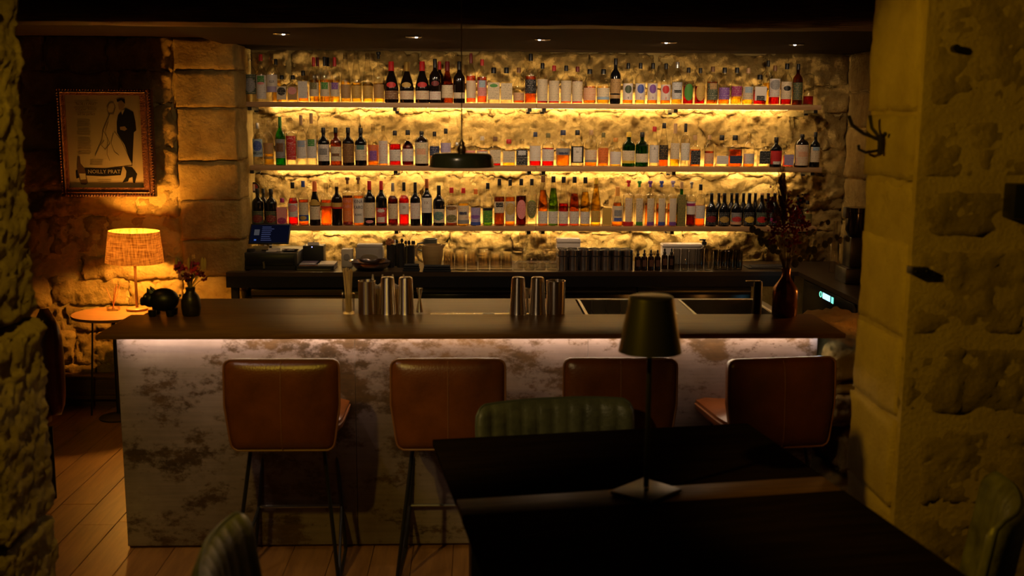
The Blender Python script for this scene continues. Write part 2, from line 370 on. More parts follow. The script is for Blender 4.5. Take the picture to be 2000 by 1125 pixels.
# ------------------------------------------------------------------ bar counter
def rustm():
    m, nt, N, L, P = nmat('oxidised_panel'); tc = N.new('ShaderNodeTexCoord')
    def nz(sc, st, det=8, rg=.6):
        mp = N.new('ShaderNodeMapping'); mp.inputs['Scale'].default_value = st; L.new(tc.outputs['Object'], mp.inputs[0])
        n = N.new('ShaderNodeTexNoise'); n.inputs['Scale'].default_value = sc; n.inputs['Detail'].default_value = det; n.inputs['Roughness'].default_value = rg; L.new(mp.outputs[0], n.inputs['Vector']); return n
    def ramp(src, stops):
        r = N.new('ShaderNodeValToRGB'); e = r.color_ramp.elements
        while len(e) < len(stops): e.new(.5)
        for k, (p, c) in enumerate(stops): e[k].position = p; e[k].color = (*c, 1)
        L.new(src.outputs['Fac'], r.inputs[0]); return r
    def mix(f, a, b):
        x = N.new('ShaderNodeMix'); x.data_type = 'RGBA'; L.new(f.outputs[0], x.inputs[0]); L.new(a.outputs[0] if a.type != 'MIX' else a.outputs[2], x.inputs[6])
        L.new(b.outputs[0] if b.type != 'MIX' else b.outputs[2], x.inputs[7]); return x
    base = ramp(nz(1.5, (1, 1, .8), 10), [(.3, (.13, .085, .05)), (.46, (.20, .155, .145)), (.6, (.27, .215, .215)), (.75, (.42, .36, .33))])
    rust = ramp(nz(5, (1, 1, 2.2), 10, .7), [(.35, (.035, .020, .008)), (.65, (.105, .058, .022))])
    m1 = ramp(nz(2.4, (1, 1, 1.7), 14, .78), [(.50, (0, 0, 0)), (.56, (.95, .95, .95))])
    m2 = ramp(nz(6.5, (.8, 1, 2.2), 14, .8), [(.60, (0, 0, 0)), (.63, (.9, .9, .9))])
    dark = ramp(nz(4, (1, 1, 1)), [(.3, (.03, .018, .01)), (.7, (.07, .04, .02))])
    streak = ramp(nz(3, (1, 1, 22), 8, .6), [(.4, (.9, .9, .91)), (.6, (1.06, 1.05, 1.04))])
    a = mix(m1, base, rust); b = mix(m2, a, dark)
    mu = N.new('ShaderNodeMix'); mu.data_type = 'RGBA'; mu.blend_type = 'MULTIPLY'; mu.inputs[0].default_value = 1
    L.new(b.outputs[2], mu.inputs[6]); L.new(streak.outputs[0], mu.inputs[7]); L.new(mu.outputs[2], P.inputs['Base Color'])
    P.inputs['Roughness'].default_value = .48; P.inputs['Specular IOR Level'].default_value = .4
    bp = N.new('ShaderNodeBump'); bp.inputs['Strength'].default_value = .25; bp.inputs['Distance'].default_value = .003; bp.invert = True
    L.new(m2.outputs[0], bp.inputs['Height']); L.new(bp.outputs[0], P.inputs['Normal']); return m
RUST = rustm()
bar = thing('bar_counter', 'long bar with thin dark wood top and mottled rust-and-grey front panel', 'bar counter', (0, 4.75, 0))
def kid(mb, name, mat, par, **kw):       # world-space mesh under an (unrotated) parent
    me = mb.mesh(name, **kw); o = link(name, me, mat, par)
    q = par; loc = Vector((0, 0, 0))
    while q is not None: loc += q.location; q = q.parent
    me.transform(Matrix.Translation(-loc)); return o
kid(MB().box(-1.595, 1.589, 4.37, 4.83, .979, 1.0, .0025, 2), 'counter_top', BARTOP, bar)
for a, b in ((-1.552, -.53), (-.528, .49), (.492, 1.509)):
    kid(MB().box(a, b, 4.495, 4.53, .012, .978, .001, 1), 'front_panel', RUST, bar)
kid(MB().box(-1.55, -1.535, 4.53, 4.83, 0, .978), 'end_panel', BLACK, bar)
kid(MB().box(1.495, 1.507, 4.53, 4.83, 0, .978), 'end_panel', BLACK, bar)
kid(MB().box(-1.55, 1.507, 4.51, 4.53, 0, .012), 'plinth', pm('plinth_wood', (.25, .13, .05), .5), bar)
kid(MB().box(-1.53, 1.49, 4.452, 4.467, .972, .9785), 'led_strip', emitm('bar_led', (1, .70, .44), 32), bar)
kid(MB().box(1.492, 1.506, 4.45, 4.47, .966, .9785), 'led_end', emitm('bar_led_end', (.8, .9, 1), 30), bar)
# lower work top behind the bar: wood, drip tray and two steel sinks
wt = thing('work_bench', 'lower wooden work bench with steel sinks behind the bar top', 'work bench', (0, 5.15, 0))
BW = woodm('bench_wood', (.10, .046, .010), (.17, .082, .02), .42, (1.2, 14, 14))
kid(MB().box(-1.59, .52, 4.832, 5.44, .945, .97, .003).box(.52, 1.50, 4.832, 4.87, .945, .97).box(.52, 1.50, 5.40, 5.44, .945, .97).box(.98, 1.06, 4.87, 5.40, .945, .97).box(1.46, 1.5, 4.87, 5.4, .945, .97), 'wooden_top', BW, wt)
def basin(x0, x1, y0, y1, z, dep):
    t = .004; m_ = MB()
    m_.box(x0, x1, y0, y0 + t, z - dep, z).box(x0, x1, y1 - t, y1, z - dep, z).box(x0, x0 + t, y0, y1, z - dep, z).box(x1 - t, x1, y0, y1, z - dep, z).box(x0, x1, y0, y1, z - dep, z - dep + t)
    m_.box(x0 - .012, x1 + .012, y0 - .012, y0, z, z + .003).box(x0 - .012, x1 + .012, y1, y1 + .012, z, z + .003).box(x0 - .012, x0, y0, y1, z, z + .003).box(x1, x1 + .012, y0, y1, z, z + .003)
    return m_
kid(basin(.54, .97, 4.885, 5.385, .97, .2), 'sink', STEELD, wt)
kid(basin(1.07, 1.45, 4.885, 5.385, .97, .2), 'sink', STEELD, wt)
dt = kid(MB().box(-.22, .28, 4.86, 5.0, .9705, .976, .002), 'drip_tray', STEEL, wt)
kid(MB().lathe([(.0, .0), (.03, .0), (.03, .003), (.0, .003)], 20, (.06, 4.95, .9765)), 'drain_hole', BLACK, wt)
for i in range(5):
    x = .60 + i * .075
    kid(MB().box(x, x + .004, 4.90, 5.38, .915, .919).box(x, x + .004, 5.36, 5.364, .87, .975), 'divider_rod', STEEL, wt)
kid(MB().box(-1.55, 1.5, 4.84, 5.42, 0, .74), 'cabinet', BLACK, wt)
kid(MB().box(-1.55, -1.535, 4.84, 5.42, .74, .945), 'end_panel', BLACK, wt)
kid(MB().box(1.485, 1.5, 4.84, 5.42, .74, .945), 'end_panel', BLACK, wt)

# ------------------------------------------------------------------ back counter, right return and under-counter units
bc = thing('back_counter', 'dark back counter against the stone wall, carrying glasses and till', 'counter', (.3, 7.1, 0))
CT = woodm('counter_dark_wood', (.03, .019, .011), (.055, .034, .02), .33, (1.2, 14, 14))
kid(MB().plate([(-1.634, 6.85), (2.16, 6.90), (2.16, 5.75), (2.58, 5.75), (2.58, 7.43), (-1.50, 7.43), (-1.50, 6.92), (-1.634, 6.92)], .872, .9), 'worktop', CT, bc, ang=30)
kid(MB().plate([(-1.634, 6.845), (2.135, 6.895), (2.135, 6.91), (-1.634, 6.86)], .80, .8715), 'apron', BLACK, bc, ang=30)
kid(MB().box(-1.61, -1.565, 6.87, 6.915, 0, .80), 'leg', BLACK, bc)
cab = [(-1.50, -.88, 'wood'), (-.87, -.47, 'steel'), (-.46, .3, 'black'), (.31, 1.08, 'black'), (1.09, 1.86, 'black')]
clabel = {0: 'wood-fronted drawer unit under the till end of back counter', 1: 'narrow unit with brushed steel drawer front below the back counter', 2: 'black glass-door bottle fridge below the stacked tumblers', 3: 'black glass-door bottle fridge below the steel cups', 4: 'black under-counter fridge below the small ribbed glasses'}
FRG = pm('fridge_front', (.012, .010, .009), .2)
for i, (a, b, k) in enumerate(cab):
    t = thing('under_counter_unit', clabel[i], 'cabinet', ((a + b) / 2, 7.1, 0))
    kid(MB().box(a, b, 6.95, 7.42, .0, .785), 'body', BLACK, t)
    if k == 'wood':
        kid(MB().box(a + .01, b - .01, 6.925, 6.949, .735, .775, .002), 'drawer_front', pm('drawer_grey', (.10, .075, .06), .5), t)
        kid(MB().box(a + .01, b - .01, 6.925, 6.949, .30, .725, .002), 'door', woodm('drawer_wood', (.13, .065, .025), (.2, .11, .045), .5), t)
    elif k == 'steel':
        d = kid(MB().box(a + .005, b - .005, 6.92, 6.949, .60, .76, .004), 'drawer_front', STEELD, t)
        kid(MB().box(a + .02, b - .02, 6.9, 6.919, .745, .757, .002), 'handle', STEEL, d)
    else:
        d = kid(MB().box(a + .008, b - .008, 6.935, 6.949, .10, .74, .003), 'door', FRG, t)
        kid(MB().box(a + .02, b - .02, 6.915, 6.934, .70, .712, .002), 'handle', STEELD, d)
        kid(MB().box(a + .002, b - .002, 6.93, 6.949, .755, .765), 'rail', STEEL, t)
# machine with lit display below the right return
t = thing('dishwasher', 'black under-counter machine with glowing blue display at right end', 'appliance', (2.42, 6.2, 0))
kid(MB().box(2.185, 2.56, 5.8, 6.85, .0, .868, .004), 'body', BLACK, t)
kid(MB().box(2.168, 2.184, 5.86, 6.8, .66, .862, .003), 'control_panel', pm('panel_black', (.01, .01, .011), .25), t)
def onX(x, y, X): d = ray(x, y); return CAMP + d * (X / d.x)
p = onX(1613, 580, 2.166)
kid(MB().box(2.1655, 2.1675, p.y - .075, p.y + .06, p.z - .018, p.z + .018), 'display', emitm('display_blue', (.35, .75, 1), 2.2), t)
kid(MB().box(2.1655, 2.1675, p.y - .135, p.y - .10, p.z - .02, p.z + .018), 'button', emitm('display_green', (.2, .9, .6), 1.5), t)
kid(MB().tube([(2.166, p.y + .10 + .02 * math.cos(a * PI / 6), p.z + .017 * math.sin(a * PI / 6)) for a in range(12)], .0022, 5, True), 'button', emitm('display_green', (.2, .9, .6), 1.5), t)
kid(MB().tube([(2.166, 5.95, .64), (2.145, 6.0, .64), (2.145, 6.6, .64), (2.166, 6.65, .64)], .009, 8), 'handle', STEELD, t)

# ------------------------------------------------------------------ wall shelves
SHY0, SHY1 = 7.25, 7.43
SZ = [2.006, 1.579, 1.166]
SX = [(-1.553, 2.375), (-1.540, 2.40), (-1.535, 2.385)]
LED = emitm('shelf_led', (1, .68, .31), 66)
sl = ['top wooden wall shelf of bottles with warm light strip', 'middle wooden wall shelf of bottles with warm light strip', 'lowest wooden wall shelf of bottles, just above the back counter']
for i in range(3):
    z = SZ[i]; t = thing('wall_shelf', sl[i], 'shelf', ((SX[i][0] + SX[i][1]) / 2, 7.35, z - .034), 0, 'bottle shelves on the back wall')
    xm = PY(1048, 205, SHY0).x
    for a, b in ((SX[i][0], xm - .001), (xm + .001, SX[i][1])):
        kid(MB().box(a, b, SHY0, SHY1, z - .034, z, .002), 'board', SHELFW, t)
    for bx in (490, 772, 1034, 1062, 1318, 1590):
        p = PY(bx, 300, SHY0); 
        kid(MB().box(p.x - .013, p.x + .013, SHY0 + .012, 7.49, z - .056, z - .0345).box(p.x - .013, p.x + .013, 7.47, 7.49, z - .07, z - .056), 'bracket', BLACKM, t)
    kid(MB().box(SX[i][0] + .13, SX[i][1] - (.18, .16, .55)[i], SHY1 + .001, SHY1 + .010, z - .034, z - .012), 'light_strip', LED, t)

# ------------------------------------------------------------------ bottles
C = dict(clear=(.9, .88, .82), black=(.008, .008, .01), white=(.72, .66, .60), cream=(.70, .58, .40), red=(.55, .02, .02), darkred=(.16, .01, .012), orange=(.75, .18, .03), amber=(.62, .27, .04),
         gold=(.55, .34, .07), yellow=(.75, .5, .05), green=(.05, .26, .03), darkgreen=(.05, .075, .04), olive=(.16, .14, .04), blue=(.05, .09, .4), darkblue=(.02, .03, .09), lightblue=(.3, .42, .55),
         purple=(.2, .07, .36), violet=(.42, .34, .55), magenta=(.33, .02, .14), pink=(.75, .28, .28), grey=(.28, .27, .27), silver=(.55, .55, .56), brown=(.19, .085, .03), tan=(.42, .25, .09), peach=(.72, .42, .24), teal=(.09, .2, .18), cork=(.5, .3, .14), copper=(.55, .16, .05))
LIQ = dict(amber=(.92, .48, .07), red=(.75, .05, .03), orange=(.95, .36, .06), yellow=(.95, .75, .14), rose=(.95, .35, .22), darkred=(.25, .012, .015), green=(.32, .6, .06), water=(.95, .93, .86), brown=(.45, .17, .03), pink=(.92, .32, .28))
GL = dict(clear=(.95, .94, .90), green=(.10, .50, .06), dgreen=(.03, .14, .03), amber=(.42, .15, .03))
def gmat(g):
    if g == 'dark': return pm('dark_bottle_glass', (.010, .006, .005), .08, spec=.6)
    if g == 'blackg': return pm('black_bottle_glass', (.006, .006, .008), .12, spec=.6)
    return glassm('bottle_glass_' + g, GL[g])
def capm(c):
    if c == 'silver': return pm('cap_silver', (.6, .58, .56), .3, .8)
    if c in ('gold', 'copper'): return pm('cap_' + c, C[c], .35, .6)
    if c == 'clear': return glassm('cap_clear', (.8, .78, .74))
    return pm('cap_' + c, C[c], .4)
def printm(c, ink):
    key = 'label_%s_%s' % (c, ink)
    if key in MATS: return MATS[key]
    m, nt, N, L, P = nmat(key); tc = N.new('ShaderNodeTexCoord'); sp = N.new('ShaderNodeSeparateXYZ'); L.new(tc.outputs['Object'], sp.inputs[0])
    fr = N.new('ShaderNodeMath'); fr.operation = 'MULTIPLY'; fr.inputs[1].default_value = 85; L.new(sp.outputs[2], fr.inputs[0])
    f2 = N.new('ShaderNodeMath'); f2.operation = 'FRACT'; L.new(fr.outputs[0], f2.inputs[0])
    lt = N.new('ShaderNodeMath'); lt.operation = 'LESS_THAN'; lt.inputs[1].default_value = .38; L.new(f2.outputs[0], lt.inputs[0])
    n = N.new('ShaderNodeTexNoise'); n.inputs['Scale'].default_value = 1; mp = N.new('ShaderNodeMapping'); mp.inputs['Scale'].default_value = (220, 0, 60); L.new(tc.outputs['Object'], mp.inputs[0]); L.new(mp.outputs[0], n.inputs['Vector'])
    gt = N.new('ShaderNodeMath'); gt.operation = 'GREATER_THAN'; gt.inputs[1].default_value = .52; L.new(n.outputs['Fac'], gt.inputs[0])
    mu = N.new('ShaderNodeMath'); mu.operation = 'MULTIPLY'; L.new(lt.outputs[0], mu.inputs[0]); L.new(gt.outputs[0], mu.inputs[1])
    m3 = N.new('ShaderNodeMath'); m3.operation = 'MULTIPLY'; m3.inputs[1].default_value = .6; L.new(mu.outputs[0], m3.inputs[0])
    mx = N.new('ShaderNodeMix'); mx.data_type = 'RGBA'; L.new(m3.outputs[0], mx.inputs[0]); mx.inputs[6].default_value = (*C[c], 1); mx.inputs[7].default_value = (*C[ink], 1)
    L.new(mx.outputs[2], P.inputs['Base Color']); P.inputs['Roughness'].default_value = .6
    MATS[key] = m; return m
def plainm(c): return pm('label_plain_' + c, C[c], .5)
SHAPES = {  # body outline (radius, height) in fractions, (cap bottom, cap radius, cap profile)
 'S': ([(.9, 0), (1, .02), (1, .60), (.95, .645), (.72, .70), (.42, .745), (.33, .78), (.32, .91)], .86, .37),
 'W': ([(.92, 0), (1, .015), (1, .58), (.95, .63), (.68, .69), (.42, .735), (.34, .78), (.31, .97)], .80, .345),
 'C': ([(.92, 0), (1, .02), (1, .36), (.93, .45), (.74, .57), (.52, .68), (.39, .77), (.34, .84), (.34, .97)], .77, .40),
 'F': ([(.92, 0), (1, .015), (1, .40), (.9, .52), (.68, .67), (.50, .80), (.40, .90), (.38, .96)], .875, .43),
 'T': ([(.9, 0), (1, .015), (1, .66), (.93, .68), (.55, .70), (.30, .715), (.22, .76), (.20, .95)], .94, .38),
 'R': ([(.85, 0), (1, .05), (1, .46), (.94, .54), (.74, .62), (.46, .68), (.34, .72), (.33, .88)], .86, .40),
 'Q': ([(.9, 0), (1, .02), (1, .60), (.94, .63), (.60, .66), (.36, .69), (.34, .86)], .84, .42),
 'K': ([(.9, 0), (1, .02), (1, .68), (.93, .75), (.66, .81), (.36, .845), (.29, .87), (.29, .93)], .91, .34),
 'B': ([(.92, 0), (1, .015), (1, .46), (.93, .54), (.66, .63), (.40, .70), (.33, .76), (.30, .97)], .94, .33)}
def patch(z0, z1, R, ha=68, n=12, oval=False, square=False):
    mb = MB(); ha = math.radians(ha)
    if square:
        w = R * math.sin(ha); y = -R
        if oval:
            pts = [(w * math.cos(2 * PI * i / 20), y, (z0 + z1) / 2 + (z1 - z0) / 2 * math.sin(2 * PI * i / 20)) for i in range(20)]
            return mb.add(pts, [tuple(range(20))])
        return mb.add([(-w, y, z0), (w, y, z0), (w, y, z1), (-w, y, z1)], [(0, 1, 2, 3)])
    if oval:
        rings = 4; c = (z0 + z1) / 2; h = (z1 - z0) / 2; vs = [(0, -R, c)]; fs = []
        for k in range(1, rings + 1):
            for i in range(20):
                a = ha * k / rings * math.cos(2 * PI * i / 20); vs.append((R * math.sin(a), -R * math.cos(a), c + h * k / rings * math.sin(2 * PI * i / 20)))
        for i in range(20): fs.append((0, 1 + i, 1 + (i + 1) % 20))
        for k in range(rings - 1):
            for i in range(20): fs.append((1 + k * 20 + i, 1 + (k + 1) * 20 + i, 1 + (k + 1) * 20 + (i + 1) % 20, 1 + k * 20 + (i + 1) % 20))
        return mb.add(vs, fs)
    vs = []; fs = []
    for i in range(n + 1):
        a = -ha + 2 * ha * i / n; vs += [(R * math.sin(a), -R * math.cos(a), z0), (R * math.sin(a), -R * math.cos(a), z1)]
    for i in range(n): fs.append((2 * i, 2 * i + 2, 2 * i + 3, 2 * i + 1))
    return mb.add(vs, fs)
ONES = ['', 'first', 'second', 'third', 'fourth', 'fifth', 'sixth', 'seventh', 'eighth', 'ninth', 'tenth', 'eleventh', 'twelfth', 'thirteenth', 'fourteenth', 'fifteenth', 'sixteenth', 'seventeenth', 'eighteenth', 'nineteenth']
def ordw(n):
    if n < 20: return ONES[n]
    t, o = divmod(n, 10); T = ['', '', 'twent', 'thirt', 'fort', 'fift']
    return T[t] + 'ieth' if o == 0 else T[t] + 'y-' + ONES[o]
LW = dict(clear='clear', darkgreen='dark', darkblue='dark blue', lightblue='pale blue', darkred='dark red')
def cw(c): return LW.get(c, c)
SHELFN = ['top', 'middle', 'lowest']
def bottle(row, n, x, w, top, shape, glass, liq, fill, cap, labels, rear=False, desc=None):
    Y = 7.388 if rear else 7.292
    zb = SZ[row]; p = PY(x, (203, 325, 442)[row], Y); ptop = PY(x, top, Y)
    H = ptop.z - zb; R = min(w * .485 * px(Y), .048)
    if rear: R = min(R, .034)
    sq = 7 if shape == 'Q' else 0
    prof, cb, cr = SHAPES[shape]
    name = 'wine_bottle' if shape in 'WCF' else ('beer_bottle' if shape == 'B' else 'liquor_bottle')
    kindw = {'W': 'wine bottle', 'C': 'champagne-shaped bottle', 'F': 'slender flute bottle', 'S': 'bottle', 'T': 'long-necked bottle', 'R': 'round bottle', 'Q': 'square bottle', 'K': 'flask-shaped bottle', 'B': 'bottle'}[shape]
    gw = {'clear': 'clear', 'dark': 'dark', 'blackg': 'black', 'green': 'green', 'dgreen': 'dark green', 'amber': 'amber'}[glass]
    if glass == 'clear' and liq != '-' and fill > .2: gw = {'water': 'clear', 'rose': 'rosé'}.get(liq, liq)
    if rear: lab = '%s-capped %s %s half hidden behind the %s on %s shelf' % (cw(cap), gw, kindw, ordw(n), SHELFN[row])
    else:
        lw = desc or (cw(labels[0][2]) + ' label' if labels else 'no label')
        lab = '%s-capped %s %s with %s, %s from left, %s shelf' % (cw(cap), gw, kindw, lw, ordw(n), SHELFN[row])
    t = thing(name, lab, 'bottle', (p.x, Y, zb), random.uniform(-.06, .06) if not sq else 0, 'bottles on the %s shelf' % SHELFN[row])
    MB().lathe([(0, 0)] + [(r * R, z * H) for r, z in prof], 20 if not sq else 24, sq=sq).obj('glass', gmat(glass), t, ang=50)
    if liq != '-' and glass in ('clear', 'green', 'amber'):
        pr = [(r * R * .93, max(z * H, .006)) for r, z in prof if z < fill]
        r_last = pr[-1][0]
        for (r1, z1), (r2, z2) in zip(prof[:-1], prof[1:]):
            if z1 <= fill < z2: r_last = (r1 + (r2 - r1) * (fill - z1) / (z2 - z1)) * R * .93
        pr.append((r_last, fill * H))
        MB().lathe([(0, .006)] + pr + [(0, fill * H)], 16, sq=sq).obj('liquid', glassm('liquid_' + liq, LIQ[liq], .2, .6), t, ang=50)
    # cap or foil follows the neck
    cpr = [(cr * R * (1.15 if shape == 'C' else 1), cb * H), (cr * R, (cb + .03) * H), (cr * R * .97, .985 * H), (cr * R * .85, H), (0, H)]
    if shape == 'T': cpr = [(cr * R, cb * H), (cr * R * 1.1, (cb + .015) * H), (cr * R * 1.1, .985 * H), (cr * R * .9, H), (0, H)]
    MB().lathe([(cr * R * .6, cb * H)] + cpr, 16).obj('cap', capm(cap), t)
    if shape == 'T' and cap != 'clear': MB().lathe([(.24 * R, .86 * H), (.26 * R, .87 * H), (.26 * R, .93 * H), (.2 * R, .94 * H)], 12).obj('neck_ribbon', capm(cap), t)
    last = None
    for k, (z0, z1, c, kd, arg) in enumerate(labels):
        RR = R * (1.012 + .012 * k)
        if kd == 't':
            me = text_mesh(arg, (z1 - z0) * H, bend=None if sq else RR + .0004, sx=.8)
            o = link('lettering', me, plainm(c), last or t); o.location = (0, 0 if not sq else -RR - .0004, (z0 + z1) / 2 * H); continue
        ha = {'r': 70, 'p': 72, 'o': 58, 'c': 40, 'n': 40, 'b': 84}[kd]
        mt = printm(c, arg or ('black' if c not in ('black', 'darkgreen', 'darkblue', 'darkred', 'brown', 'purple', 'red', 'magenta', 'blue', 'green', 'teal') else 'cream')) if kd in 'rno' else plainm(c)
        o = patch(z0 * H, z1 * H, RR, ha, oval=kd in 'oc', square=bool(sq)).obj('label' if k == 0 else 'label_print', mt, last if (k > 0 and last) else t)
        if k == 0: last = o
    return t
